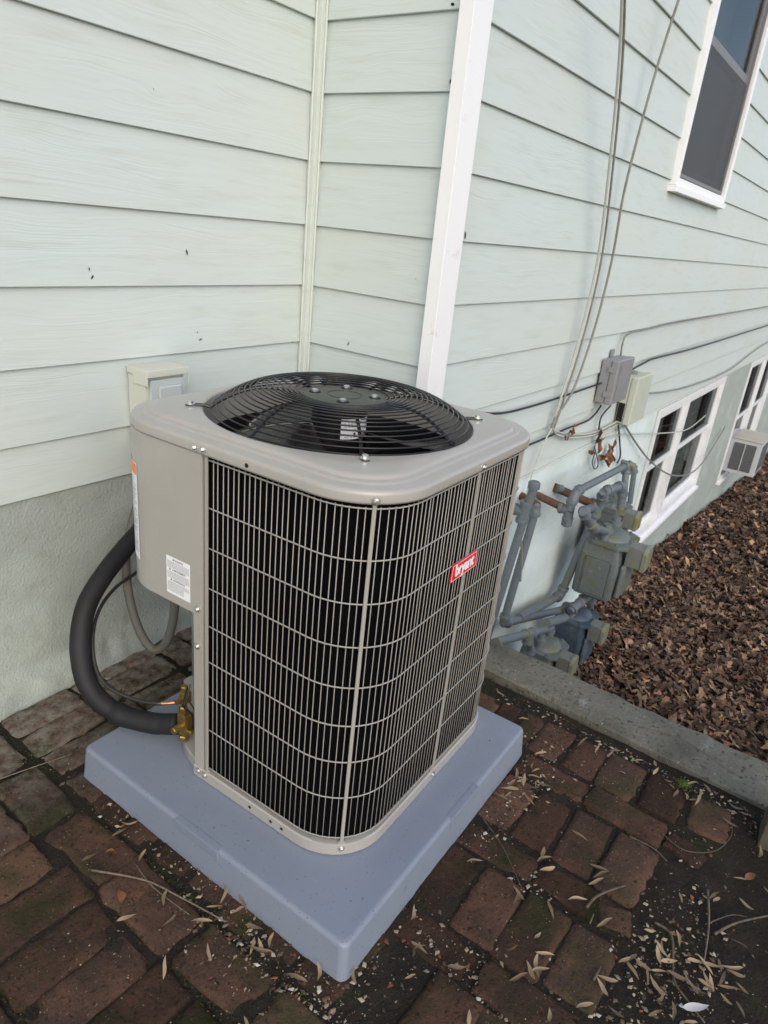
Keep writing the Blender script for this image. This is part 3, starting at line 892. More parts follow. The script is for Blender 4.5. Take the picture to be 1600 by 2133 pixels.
corner_s = (.054 + HG - RG) + RG * math.pi / 4
PITCH = corner_s / 27
bm = B(); tube(bm, [(0, 0, .047), (0, 0, .3), (0, 0, .6), (0, 0, .890)], .00118, 6)
ME_W = bpy.data.meshes.new('guard_wire'); bm.normal_update(); bm.to_mesh(ME_W); bm.free(); ME_W.materials.append(M_WIRE); ME_W.shade_smooth()
STR = [0, 27, 27 + 27]
side_len = 2 * (HG - RG) + RG * math.pi / 2
S_STRAP = [0.0, corner_s, corner_s + side_len * .5 + .005, corner_s + side_len, corner_s + 1.5 * side_len, corner_s + 2 * side_len, CUM[-1] - .005]
k = 1
while k * PITCH < CUM[-1]:
    s = k * PITCH
    if min(abs(s - q) for q in S_STRAP) > .006:
        p, d = at_s(s)
        nrm = Vector((d.y, -d.x, 0))
        p = p - nrm * .0015
        inst('guard_wire', ME_W, ac, (p.x + random.uniform(-.0004, .0004), p.y + random.uniform(-.0004, .0004), 0), (random.uniform(-.0012, .0012), random.uniform(-.0012, .0012), 0))
    k += 1
for z in ZR:
    bm = B()
    pts = [at_s(s)[0] + Vector((0, 0, z)) + Vector((at_s(s)[1].y, -at_s(s)[1].x, 0)) * .0012 for s in np.linspace(.001, CUM[-1], 110)]
    tube(bm, pts, .0017, 6)
    obj('guard_ring', bm, M_WIRE, ac, 'all')
bolt_bm = B(); lathe(bolt_bm, [(.0095, 0), (.0095, .0018), (.0062, .0022)], 14); lathe(bolt_bm, [(.0058, .0015), (.0058, .0062), (.0045, .0072)], 6)
ME_BOLT = bpy.data.meshes.new('screw'); bolt_bm.normal_update(); bolt_bm.to_mesh(ME_BOLT); bolt_bm.free(); ME_BOLT.materials.append(M_BOLT)
def screw(p, nrm, sc=1.0):
    q = Vector(nrm).to_track_quat('Z', 'Y').to_euler()
    return inst('screw', ME_BOLT, ac, p, q, (sc, sc, sc))
for s in S_STRAP:
    p, d = at_s(s)
    nrm = Vector((d.y, -d.x, 0)); a = math.atan2(d.y, d.x)
    bm = B(); box(bm, -.0042, .0042, -.0035, .001, .036, .897, .0012)
    lathe(bm, [(.0085, -.0035), (.0085, .001)], 12, Matrix.Translation((0, -.001, .0375)) @ Matrix.Rotation(R_(90), 4, 'X'))
    o = obj('guard_strap', bm, M_WIRE, ac, True); o.location = p + nrm * .0015; o.rotation_euler = (0, 0, a)
    if s > .01:
        screw(p + nrm * (HL - HG + .001) + Vector((0, 0, .907)), nrm, .85)
        screw(p + nrm * (HB - HG + .0005) + Vector((0, 0, .024)), nrm, .9)
for (x, y, z) in ((-HL - .0008, .082, .909), (-HL - .0008, .056, .911), (-HB - .0025, .080, .515), (-HB - .0005, .084, .41), (-HB - .0005, .084, .026), (-HB - .0005, .060, .026)):
    screw((x, y, z), (-1, 0, 0), .9)
bm = B(); lathe(bm, [(.0048, 0), (.0048, .0008)], 14, Matrix.Translation((-HL - .0004, -.07, .910)) @ Matrix.Rotation(R_(-90), 4, 'Y')); obj('lid_hole', bm, M_HOLE, ac)
bm = B()
for y in (-.10, -.17, -.205): lathe(bm, [(.0042, 0), (.0042, .0008)], 12, Matrix.Translation((-HB - .0004, y, .021)) @ Matrix.Rotation(R_(-90), 4, 'Y'))
tag(obj('pan_holes', bm, M_HOLE, ac), kind='stuff')
# fan guard: dished rings, radial bars and hub plate
GX, GY = .004, -.008
def zg_(r): return .986 + .0125 * math.sin(math.pi / 2 * min(max(r - .1, 0) / .085, 1)) - .060 * (max(r - .178, 0) / .146) ** 2.0
bm = B()
lathe(bm, [(.104, zg_(.1) - .006), (.104, zg_(.1) - .001), (.1, .9865), (.046, .9872), (.044, .9852), (.041, .9852), (.039, .9872), (.0005, .9874)], 56, Matrix.Translation((GX, GY, 0)))
hub = obj('hub_plate', bm, M_HUB, ac, True)
for k in range(4):
    a = R_(45 + 90 * k - 12)
    bm = B(); lathe(bm, [(.016, 0), (.0135, .0012), (.009, .0012), (.009, .0008)], 20); 
    o = obj('hub_dimple', bm, M_HOLE, hub, True); o.location = (GX + .074 * math.cos(a), GY + .074 * math.sin(a), .9868)
    bm = B(); lathe(bm, [(.0088, 0), (.0088, .005), (.006, .007)], 6); o = obj('hub_bolt', bm, M_BOLT, hub); o.location = (GX + .074 * math.cos(a), GY + .074 * math.sin(a), .9875)
NR = 17
for k in range(NR):
    r = .112 + (.3235 - .112) * k / (NR - 1)
    bm = B(); tube(bm, [(GX + r * math.cos(2 * math.pi * q / 96), GY + r * math.sin(2 * math.pi * q / 96), zg_(r)) for q in range(96)], .0020, 6, closed=True)
    obj('guard_ring', bm, M_BLACKW, ac, 'all')
for k in range(8):
    a = R_(45 + 45 * k)
    long = k % 2 == 0
    pts = [(r, zg_(r) - .0048) for r in np.linspace(.095, .318, 16)]
    if long: pts += [(.328, .9425), (.337, .9425), (.352, .9425)]
    else: pts += [(.325, .9395), (.327, .9365)]
    bm = B(); tube(bm, [(GX * (1 - r / .36) + r * math.cos(a), GY * (1 - r / .36) + r * math.sin(a), z) for r, z in pts], [.0040] * (len(pts) - 1) + [.0046], 8)
    if long:
        box_b = bmesh.new(); box(box_b, .330, .374, -.0075, .0075, .9405, .9438, .0012); join(bm, box_b, Matrix.Rotation(a, 4, 'Z'))
    obj('guard_bar', bm, M_BLACKW, ac, True)
    if long: screw((.362 * math.cos(a), .362 * math.sin(a), .9438), (0, 0, 1), 1.15)
# motor and fan
bm = B(); lathe(bm, [(.03, .982), (.068, .976), (.070, .970), (.070, .86), (.066, .852), (.02, .85), (.02, .80)], 40); motor = obj('fan_motor', bm, M_MOTOR, ac, True)
def curved_patch(r, a0, a1, z0, z1, m, name, parent, n=12):
    b = B(); lo = []; hi = []
    for k in range(n + 1):
        a = R_(a0 + (a1 - a0) * k / n)
        lo.append(b.verts.new((r * math.cos(a), r * math.sin(a), z0))); hi.append(b.verts.new((r * math.cos(a), r * math.sin(a), z1)))
    for k in range(n): b.faces.new((lo[k], lo[k + 1], hi[k + 1], hi[k]))
    return obj(name, b, m, parent, 'all')
lab = curved_patch(.0706, 220, 288, .893, .943, M_PAPER, 'motor_label', motor)
curved_patch(.0709, 247, 252, .902, .910, M_INK, 'print_mark', motor)
b = B()
for z in (.938, .931, .923, .916, .897):
    for a0 in range(226, 286, 7):
        aa = a0 + random.uniform(0, 2); a1 = aa + random.uniform(2, 5)
        q = [b.verts.new((.0709 * math.cos(R_(t)), .0709 * math.sin(R_(t)), zz)) for t, zz in ((aa, z), (a1, z), (a1, z + .002), (aa, z + .002))]
        b.faces.new(q)
tag(obj('fine_print', b, M_PALEINK, motor), kind='stuff')
for k in range(3):
    b = B(); G2 = []
    for i in range(9):
        rr_ = .06 + .235 * i / 8
        row = []
        for j in range(11):
            t = j / 10; span = R_(72 - 6 * i / 8)
            a = R_(120 * k + 55) + span * (t - .5) + .25 * (i / 8) ** 2
            zz = .875 + .075 * (.5 - t) * (1.15 - .3 * i / 8) + .014 * math.sin(math.pi * t)
            row.append(b.verts.new((rr_ * math.cos(a), rr_ * math.sin(a), zz)))
        G2.append(row)
    for i in range(8):
        for j in range(10): b.faces.new((G2[i][j], G2[i + 1][j], G2[i + 1][j + 1], G2[i][j + 1]))
    g_ = bmesh.ops.solidify(b, geom=b.faces[:], thickness=.0016)
    obj('fan_blade', b, M_BLADE, ac, 'all')
# red badge with lettering, on the wire guard of the front face
bx = [(-0.798, -1.185, 0.731), (-0.795, -1.185, 0.773), (-0.671, -1.185, 0.774), (-0.663, -1.185, 0.729)]
def ac_local(p):
    q = Matrix.Rotation(-AC_R, 3, 'Z') @ (Vector(p) - Vector((AC_X - .010, AC_Y, AC_Z))); q.x /= .975; return q
BC = [ac_local(p) for p in bx]
bc = sum(BC, Vector()) / 4
bw_, bh_ = .131, .044
sh = .012 / .044
badge_y = -HG - .0045
def bpoly(w, h, s): return [(-w / 2 - s * h / 2, -h / 2), (w / 2 - s * h / 2 + .010, -h / 2), (w / 2 + s * h / 2, h / 2), (-w / 2 + s * h / 2 - .010, h / 2)]
def badge_part(name, w, h, d0, d1, m, parent):
    b = B(); mt = Matrix.Rotation(R_(90), 4, 'X')
    pl = [(-w / 2 - .004, -h / 2), (w / 2 + .004, -h / 2 + .000), (w / 2 - .001, h / 2), (-w / 2 + .001, h / 2)]
    prism(b, pl, d0, d1, mt, .0006, 1)
    o = obj(name, b, m, parent); o.location = (bc.x, badge_y, bc.z); return o
bd = badge_part('badge', .126, .045, 0, .003, M_RED, ac)
for (w, h) in ((.120, .039),):
    b = B(); mt = Matrix.Rotation(R_(90), 4, 'X')
    for sx_, sy_ in ((0, 1), (0, -1)):
        prism(b, [(-w / 2, sy_ * h / 2 - .0005), (w / 2, sy_ * h / 2 - .0005), (w / 2, sy_ * h / 2 + .0005), (-w / 2, sy_ * h / 2 + .0005)], .0030, .0034, mt)
    for s_ in (-1, 1):
        prism(b, [(s_ * w / 2 - .0005 + (-.0018 if s_ < 0 else .0018), -h / 2), (s_ * w / 2 + .0005 + (-.0018 if s_ < 0 else .0018), -h / 2), (s_ * w / 2 + .0005, h / 2), (s_ * w / 2 - .0005, h / 2)], .0030, .0034, mt)
    o = obj('badge_border', b, M_WPRINT, ac); o.location = (bc.x, badge_y, bc.z)
    o.parent = bd; o.location = (0, 0, 0)
me = text_mesh('bryant', .043, .0011, .0003, .0, 'CENTER', .92); me.materials.append(M_WPRINT)
o = inst('lettering', me, bd, (0, -.0035, -.0105), (R_(90), 0, 0), (.92, 1, 1))
# warning sticker on the control box and data strip round its corner
ws = [(-1.128, -0.611, 0.709), (-1.128, -0.693, 0.713), (-1.128, -0.695, 0.611), (-1.128, -0.610, 0.604)]
WC = [ac_local(p) for p in ws]
wc = sum(WC, Vector()) / 4
sx = -HB - .0025
bm = B(); prism(bm, [(-.0405, -.0495), (.0405, -.0495), (.0405, .0495), (-.0405, .0495)], 0, .0004, Matrix(((0, 0, -1, 0), (-1, 0, 0, 0), (0, 1, 0, 0), (0, 0, 0, 1))))
wl_ = obj('warning_label', bm, M_PAPER, ac); wl_.location = (sx + .0003, wc.y, wc.z)
ROTL = Matrix(((0, 0, -1), (-1, 0, 0), (0, 1, 0))).to_euler()
for s_, z in (('WARNING', .041), ('AVERTISSEMENT', .014), ('ADVERTENCIA', -.013)):
    me = text_mesh(s_, .0062, .00012, 0, 0, 'CENTER'); me.materials.append(M_INK)
    inst('lettering', me, wl_, (-.0007, -.003, z), ROTL)
    me = text_mesh('\u25b3' if False else '!', .006, .0001); me.materials.append(M_INK)
    bm = B(); hw = .0032
    wtx = len(s_) * .0021 + .004
    tri = [(-wtx - hw, 0), (-wtx + hw, 0), (-wtx, .0056)]
    vs = [bm.verts.new((-.0007, -.003 - u, z + w)) for u, w in tri]; bm.faces.new(vs); obj('warning_sign', bm, M_INK, wl_)
bm = B()
for blk, (za, zb) in enumerate(((.0375, .0205), (.0105, -.0065), (-.0165, -.0425))):
    z = za
    while z > zb:
        y = .037
        lim = -.037 if not (blk == 2 and z < -.026) else -.018
        while y > lim:
            w = random.uniform(.003, .009); w = min(w, y - lim + .001)
            vs = [bm.verts.new((-.0007, yy, zz)) for yy, zz in ((y, z), (y - w, z), (y - w, z - .0011), (y, z - .0011))]
            bm.faces.new(vs); y -= w + .0013
        z -= .0027
tag(obj('fine_print', bm, M_PALEINK, wl_), kind='stuff')
# data strip wraps the rounded corner of the box
cxs, cys = -HB - .002 + RC, HB + .002 - RC
def strip(a0, a1, z0, z1, m, name, rad, parent):
    b = B(); lo, hi = [], []
    for k in range(9):
        a = R_(a0 + (a1 - a0) * k / 8)
        lo.append(b.verts.new((cxs + rad * math.cos(a), cys + rad * math.sin(a), z0))); hi.append(b.verts.new((cxs + rad * math.cos(a), cys + rad * math.sin(a), z1)))
    for k in range(8): b.faces.new((lo[k], lo[k + 1], hi[k + 1], hi[k]))
    return obj(name, b, m, parent, 'all')
ds = strip(130, 164, .565, .815, M_PAPER, 'data_label', RC + .0008, ac)
strip(131, 163, .785, .812, M_ORANGE, 'orange_band', RC + .0012, ds)
b = B()
z = .775
while z > .58:
    a = 132
    while a < 160:
        w = random.uniform(1.5, 4); a1 = min(a + w, 162)
        if random.random() < .8:
            q = [b.verts.new((cxs + (RC + .0012) * math.cos(R_(t)), cys + (RC + .0012) * math.sin(R_(t)), zz)) for t, zz in ((a, z), (a1, z), (a1, z + .0013), (a, z + .0013))]
            b.faces.new(q)
        a = a1 + .6
    z -= random.choice((.003, .003, .0035, .007))
tag(obj('fine_print', b, M_PALEINK, ds), kind='stuff')
# brass service valves at the service corner
def P_ac(p): return ac_local(p)
vp = (-1.090, -0.611, 0.198)
v0 = ac_local(vp)
bm = B()
box(bm, -.012, .022, -.019, .014, -.045, .022, .004); lathe(bm, [(.012, 0), (.013, .004), (.013, .022), (.009, .027)], 6, Matrix.Translation((0, 0, .02)))
lathe(bm, [(.010, 0), (.010, .03), (.008, .032)], 12, Matrix.Translation((-.008, -.002, -.012)) @ Matrix.Rotation(R_(-90), 4, 'Y'))
lathe(bm, [(.0075, 0), (.0075, .018), (.0055, .022)], 10, Matrix.Translation((-.002, -.014, -.028)) @ Matrix.Rotation(R_(75), 4, 'X'))
sv = obj('suction_valve', bm, M_BRASS, ac, True); sv.location = v0
bm = B(); lathe(bm, [(.0155, 0), (.0155, .012), (.013, .016)], 6, Matrix.Translation((0, 0, -.062))); obj('valve_cap', bm, M_BRASS, sv)
bm = B(); box(bm, -.010, .016, -.010, .010, -.018, .016, .003); lathe(bm, [(.010, 0), (.0105, .004), (.0105, .018), (.008, .022)], 6, Matrix.Translation((0, 0, .015)))
lathe(bm, [(.007, 0), (.007, .022)], 10, Matrix.Translation((-.008, 0, .0)) @ Matrix.Rotation(R_(-90), 4, 'Y'))
lv = obj('liquid_valve', bm, M_BRASS, ac, True); lv.location = v0 + Vector((.010, .006, .066))
bm = B(); tube(bm, catmull([v0 + Vector(q) for q in ((.012, -.002, .10), (-.012, -.012, .062), (.004, -.028, .03), (.008, -.026, -.012), (.016, -.018, -.03))]), .0022, 6); obj('valve_tether', bm, M_BLACKW, ac, True)
bm = B(); tube(bm, catmull([v0 + Vector(q) for q in ((.018, -.006, .11), (.004, -.016, .075), (.010, -.030, .045), (.018, -.026, .0))]), .0018, 6); obj('valve_tether', bm, M_BLACKW, ac, True)

# ------------------------------------------------------------------ lines behind the condenser
def line(name, label, cat, pts, r, m, seg=10, n=8, group=None, rfun=None):
    P = catmull(pts, n)
    b = B(); tube(b, P, r if rfun is None else [rfun(i / (len(P) - 1)) for i in range(len(P))], seg)
    return tag(obj(name, b, m, None, 'all'), label, cat, group)
HOSE = [(-1.087, -0.585, 0.169), (-1.099, -0.545, 0.153), (-1.120, -0.500, 0.146), (-1.155, -0.420, 0.150), (-1.177, -0.345, 0.181), (-1.176, -0.290, 0.237), (-1.154, -0.250, 0.318), (-1.108, -0.215, 0.390), (-1.032, -0.180, 0.439), (-0.916, -0.130, 0.481), (-0.779, -0.060, 0.507), (-0.700, 0.010, 0.520)]
hr = random.Random(3)
line('insulated_pipe', 'thick black foam insulated pipe curving from the wall to the brass valve', 'pipe', HOSE, .0285, M_FOAM, 24, 14, None,
     lambda t: .0285 + .0012 * mnoise.noise((t * 24, 1, 1)) + (.0016 * math.exp(-((t - .27) / .015) ** 2)) - .0022 * math.exp(-((t - .30) / .01) ** 2))
LIQ = [(-0.785, -0.060, 0.360), (-0.878, -0.120, 0.375), (-0.986, -0.170, 0.382), (-1.066, -0.210, 0.358), (-1.122, -0.260, 0.316), (-1.156, -0.320, 0.257), (-1.161, -0.380, 0.226), (-1.134, -0.460, 0.210), (-1.109, -0.530, 0.220), (-1.064, -0.580, 0.228)]
liq = line('refrigerant_tube', 'thin dark refrigerant tube with a copper end inside the black pipe curve', 'tube', LIQ, .0052, M_DARKTUBE, 8, 8)
P = catmull(LIQ, 8)
bm = B(); tube(bm, [p for p in P[-9:]], .0055, 10); obj('copper_end', bm, M_COPPER, liq, True)
CDT = [(-0.791, -0.030, 0.576), (-0.835, -0.050, 0.511), (-0.881, -0.080, 0.435), (-0.915, -0.130, 0.330), (-0.926, -0.190, 0.223), (-0.919, -0.250, 0.169), (-0.908, -0.300, 0.209), (-0.910, -0.340, 0.305), (-0.922, -0.370, 0.414), (-0.926, -0.380, 0.514)]
line('flexible_conduit', 'dusty grey flexible conduit looping down behind the black pipe', 'conduit', CDT, .0135, M_CONDUIT, 14, 10)
# disconnect box on the near wall
dx0, dx1, dz1 = -.792, -.648, 1.0
dbx = thing('disconnect_box', 'small pale electrical disconnect box on the clapboards', 'electrical box', ((dx0 + dx1) / 2, -.002, .76))
w2 = (dx1 - dx0) / 2
bm = B(); box(bm, -w2, w2, -.082, 0, 0, .222, .003); obj('box_body', bm, M_BOXWARM, dbx, True)
bm = B(); box(bm, -w2 + .012, w2 - .004, -.094, -.083, -.004, .214, .003); cv = obj('box_cover', bm, M_BOXCOOL, dbx, True)
bm = B(); box(bm, -w2 + .035, w2 - .022, -.103, -.0945, .03, .195, .006, 3); obj('cover_bulge', bm, M_BOXCOOL, cv, True)
bm = B(); prism(bm, [(-w2 - .004, -.102), (w2 + .004, -.102), (w2 + .004, .0), (-w2 - .004, .0)], .2235, .246, None, .003); 
box(bm, -w2 - .0042, -w2 - .0012, -.099, -.03, .198, .226, .001); box(bm, w2 + .0012, w2 + .0042, -.103, -.098, .198, .226, .001)
obj('box_hood', bm, M_BOXWARM, dbx, True)

# ------------------------------------------------------------------ gas meters and piping
def collar(bm, p, d, r, l=.012):
    d = Vector(d).normalized(); p = Vector(p)
    tube(bm, [p - d * l / 2, p - d * l * .4, p + d * l * .4, p + d * l / 2], [r * .93, r, r, r * .93], 12)
def fitting_bm(p, dirs, r, leg=None):
    leg = leg or r * 2.3
    b = B(); p = Vector(p); D = [Vector(d).normalized() for d in dirs]
    if len(D) == 2 and D[0].dot(D[1]) > -.97:
        a, c = p + D[0] * leg, p + D[1] * leg
        arc = [a.lerp(p, t).lerp(p.lerp(c, t), t) for t in np.linspace(0, 1, 9)]
        tube(b, arc, r * 1.2, 12)
    else:
        for d in D: tube(b, [p, p + d * leg], r * 1.2, 12)
    for d in D: collar(b, p + d * leg * .96, d, r * 1.42, r * .9)
    return b
PR = .021
def pipes(name, label, pts, r=PR, group='gas piping on the long wall', fittings=(), caps=(), m=None, rusty=(), branches=()):
    pts = [Vector(p) for p in pts]
    t = thing(name, label, 'pipe', tuple(pts[0]), 0, group)
    o0 = pts[0]
    Q = [p - o0 for p in pts]
    for i, (a, c) in enumerate(zip(Q, Q[1:])):
        b = B(); tube(b, [a, c], r, 12); obj('pipe', b, M_RUST if i in rusty else (m or M_PIPE), t, True)
    for i in range(1, len(Q) - 1):
        obj('elbow', fitting_bm(Q[i], (Q[i - 1] - Q[i], Q[i + 1] - Q[i]), r), m or M_PIPE, t, True)
    for br in branches:
        b = B(); tube(b, [Vector(br[0]) - o0, Vector(br[1]) - o0], r * .98, 12); obj('pipe', b, M_RUST if len(br) > 2 else (m or M_PIPE), t, True)
    for p, dirs in fittings:
        p = Vector(p) - o0
        obj('tee', fitting_bm(p, dirs, r), m or M_PIPE, t, True)
    for p, d in caps:
        b = B(); p = Vector(p) - o0; d = Vector(d).normalized()
        tube(b, [p - d * .012, p + d * .016, p + d * .022], [r * 1.35, r * 1.35, r * 1.1], 12); obj('pipe_cap', b, m or M_PIPE, t, True)
    return t
pipes('gas_riser', 'capped grey gas riser nearest the condenser with a tee into the wall', [(0.803, -0.720, 0.437), (0.803, -0.624, -0.431)], fittings=[((0.803, -0.696, 0.301), ((0, 1, 0), (0, -.05, 1), (0, .1, -1)))], caps=[((0.803, -0.720, 0.437), (0, 0, 1))], branches=[((0.803, -0.696, 0.301), (0.793, -0.570, 0.305))])
pipes('gas_riser', 'grey gas riser with an elbow at its foot leading to the low meters', [(1.060, -0.562, 0.274), (0.970, -0.689, 0.288), (0.970, -0.630, -0.410), (1.666, -0.720, -0.578)], rusty=(0,), fittings=[((1.666, -0.720, -0.578), ((-1, 0, .1), (1, 0, 0), (0, -.2, -1)))], branches=[((1.666, -0.720, -0.578), (1.798, -0.760, -0.592)), ((1.666, -0.720, -0.578), (1.710, -0.730, -0.694))])
pipes('gas_pipe', 'grey gas pipe rising from a drip tee and running along the wall to the right', [(1.280, -0.750, 0.192), (1.322, -0.750, 0.287), (2.144, -0.760, 0.256), (2.043, -0.820, 0.022)], fittings=[((1.280, -0.750, 0.192), ((0, 1, 0), (.15, 0, 1), (0, 0, -1)))], caps=[((1.280, -0.750, 0.127), (0, 0, -1))], branches=[((1.270, -0.562, 0.225), (1.280, -0.750, 0.192), True), ((1.280, -0.750, 0.192), (1.280, -0.750, 0.132))])
pipes('gas_pipe', 'long grey gas main entering through a rusty fitting and dropping behind the big meter', [(1.503, -0.562, 0.214), (1.750, -0.760, 0.088), (1.770, -0.650, -0.550), (1.141, -0.650, -0.440)], r=.024, rusty=(0,), branches=[((1.750, -0.760, 0.088), (1.698, -0.780, 0.182)), ((1.498, -0.582, 0.214), (1.533, -0.597, 0.204))], fittings=[((1.750, -0.760, 0.088), ((-.6, .5, .3), (.5, -.2, .8), (0, .2, -1)))])
pipes('gas_pipe', 'short grey pipe with elbow linking the main to the tall fitting stack', [(1.756, -0.770, 0.117), (1.672, -0.790, 0.210), (1.908, -0.830, 0.202), (1.925, -0.840, 0.053)], r=.024)
pipes('gas_pipe', 'grey gas pipe turning down beside the first basement window', [(2.623, -0.600, 0.132), (2.673, -0.680, 0.114), (2.706, -0.700, -0.165)], r=.019)
pipes('gas_pipe', 'grey curved pipe elbow feeding the left port of the big meter', [(1.653, -0.750, 0.107), (1.222, -0.840, 0.230), (1.435, -0.840, 0.082), (1.748, -0.835, -0.043)], r=.022)
pipes('gas_pipe', 'grey pipe with a tee feeding the front meter beside the curb', [(0.496, -0.800, -0.222), (1.244, -0.800, -0.481)], fittings=[((0.911, -0.800, -0.367), ((-1, 0, .35), (1, 0, -.35), (0, 0, -1)))], branches=[((0.911, -0.800, -0.367), (0.982, -0.800, -0.500))], caps=[((0.984, -0.800, -0.505), (0, 0, -1))])
pipes('gas_pipe', 'short grey regulator pipe between the two low meters', [(1.143, -0.800, -0.410), (1.457, -0.800, -0.512)], r=.026)
pipes('gas_pipe', 'grey union pipe bent down onto the low blue meter', [(1.562, -0.790, -0.519), (1.635, -0.800, -0.498), (1.916, -0.800, -0.547), (1.955, -0.800, -0.668)], r=.022)
def meter(name, label, loc, s, body_m, ports=2, rz=0.0):
    """diaphragm meter: origin at the centre of the back face at mid height; index faces -y"""
    t = thing(name, label, 'gas meter', loc, rz, 'gas meters below the long wall')
    W2, D, Ht = .140 * s, .225 * s, .34 * s
    b = bmesh.new()
    def sect(k, z, fr): # octagon-ish body outline
        w, d = W2 * k, D * k
        return [(-w, -d * .10, z), (-w * .86, 0, z), (w * .86, 0, z), (w, -d * .10, z), (w, -d * .86, z), (w * .84, -d, z), (-w * .84, -d, z), (-w, -d * .86, z)]
    loft(b, [sect(.80, -Ht / 2, 0), sect(.93, -Ht / 2 + .016, 0), sect(.95, -.02 * s, 0), sect(.96, .02 * s, 0), sect(.88, Ht / 2 - .05 * s, 0), sect(.86, Ht / 2 - .03 * s, 0)], True, True)
    obj('meter_body', b, body_m, t, True)
    b = B()      # bulging diaphragm covers front and side
    box(b, -W2 * .98, -W2 * .90, -D * .80, -D * .18, -Ht * .44, Ht * .20, .012 * s, 3); obj('side_panel', b, body_m, t, True)
    b = B(); box(b, -W2 * .72, W2 * .72, -D * 1.09, -D * .95, -Ht * .42, Ht * .16, .018 * s, 3); obj('front_panel', b, body_m, t, True)
    b = B(); prism(b, [(-W2 * .95, -D * .25), (-W2 * .75, -D * .02), (W2 * .75, -D * .02), (W2 * .95, -D * .25), (W2 * .95, -D * .85), (W2 * .7, -D * 1.06), (-W2 * .7, -D * 1.06), (-W2 * .95, -D * .85)], Ht / 2 - .03 * s, Ht / 2 - .008 * s, None, .003)
    lathe(b, [(W2 * .72, Ht / 2 - .008 * s), (W2 * .62, Ht / 2 + .014 * s), (W2 * .30, Ht / 2 + .03 * s)], 20, Matrix.Translation((0, -D * .5, 0)))
    fl = obj('top_flange', b, body_m, t, True)
    for x, y in ((-.85, -.3), (.85, -.3), (-.85, -.8), (.85, -.8), (0, -.98), (-.5, -.10), (.5, -.10)):
        b = B(); lathe(b, [(.0075 * s, 0), (.0075 * s, .008 * s), (.004 * s, .010 * s)], 6); q = obj('flange_bolt', b, body_m, fl); q.location = (x * W2, y * D, Ht / 2 - .008 * s)
    for sx_ in (-1, 1):
        b = B(); c = Matrix.Translation((sx_ * W2 * .52, -D * .45, 0))
        lathe(b, [(.030 * s, Ht / 2 - .01), (.026 * s, Ht / 2 + .012), (.024 * s, Ht / 2 + .03), (.033 * s, Ht / 2 + .034), (.033 * s, Ht / 2 + .055), (.024 * s, Ht / 2 + .058), (.023 * s, Ht / 2 + .085)], 14, c)
        obj('meter_port', b, M_PIPE, t, True)
    b = B(); box(b, -W2 * .50, W2 * .22, -D * 1.36, -D * 1.0, Ht * .14, Ht * .48, .006 * s, 2); ix = obj('index_case', b, M_INDEXS, t, True)
    b = B(); prism(b, [(-W2 * .52, Ht * .13), (W2 * .24, Ht * .13), (W2 * .24, Ht * .42), (W2 * .10, Ht * .51), (-W2 * .38, Ht * .51), (-W2 * .52, Ht * .42)], D * 1.36, D * 1.47, Matrix.Rotation(R_(90), 4, 'X'), .004)
    obj('index_window', b, M_INDEX, ix, True)
    return t
meter('gas_meter', 'big grey green gas meter hanging highest on the wall pipes', (1.868, -.715, -.285), 1.12, M_METER)
meter('gas_meter', 'slate blue gas meter low on the ground behind the front one', (1.70, -.69, -.74), .92, M_METERB)
meter('gas_meter', 'grey gas meter partly hidden behind the concrete curb', (1.24, -.69, -.735), .88, M_METER)
meter('gas_meter', 'half hidden grey gas meter beside the basement window, farthest of the meters', (2.22, -.60, -.19), .92, M_METER)

# ------------------------------------------------------------------ telecom boxes and cables on the long wall
t1 = thing('telecom_box', 'grey plastic telephone box strapped to the clapboards left of the pale box', 'junction box', (2.0, WY - .004, .775))
bm = B(); box(bm, -.135, .135, -.055, 0, -.125, .120, .006); obj('box_base', bm, M_GBOX, t1, True)
bm = B(); box(bm, -.140, .140, -.098, -.0555, -.128, .124, .008, 3); box(bm, -.10, .11, -.1015, -.0985, -.10, .10, .002); cv = obj('box_cover', bm, M_GBOX, t1, True)
for z in (-.07, .07):
    bm = B(); box(bm, -.146, -.1405, -.085, -.045, z - .016, z + .016, .002); obj('latch', bm, M_GBOX, cv, True)
bm = B(); box(bm, -.025, .012, -.012, 0, .1205, .165, .003); obj('mounting_tab', bm, M_GBOX, t1, True)
bm = B(); box(bm, -.03, .01, -.06, -.01, -.142, -.1285, .003); obj('cable_gland', bm, M_GBOX, t1, True)
t2 = thing('telecom_box', 'cream green plastic utility box right behind the grey one', 'junction box', (2.50, WY - .004, .60))
bm = B(); box(bm, -.15, .15, -.05, 0, -.15, .145, .006); obj('box_base', bm, M_CBOX, t2, True)
bm = B(); box(bm, -.156, .156, -.095, -.0505, -.155, .150, .008, 3); obj('box_cover', bm, M_CBOX, t2, True)
bm = B(); box(bm, -.152, -.1505, -.045, -.005, -.14, -.02, .0005); obj('open_slot', bm, M_HOLE, t2)
bm = B(); box(bm, -.02, .02, -.03, 0, .1455, .165, .003); obj('mounting_tab', bm, M_GBOX, t2, True)
CG = 'cables on the long wall'
line('cable', 'pale grey cable hanging from above, left strand of the twin pair', 'cable', [(0.710, -0.720, 2.341), (0.910, -0.690, 2.132), (1.099, -0.660, 1.831), (1.282, -0.630, 1.416), (1.300, -0.610, 1.039), (1.235, -0.600, 0.736), (1.228, -0.590, 0.611)], 0.0056, M_CABLE2, 8, 7, CG)
line('cable', 'pale grey cable hanging from above, right strand of the twin pair', 'cable', [(0.735, -0.720, 2.348), (0.944, -0.690, 2.139), (1.143, -0.660, 1.836), (1.332, -0.630, 1.417), (1.353, -0.610, 1.035), (1.282, -0.600, 0.729), (1.257, -0.590, 0.601)], 0.0052, M_CABLE, 8, 7, CG)
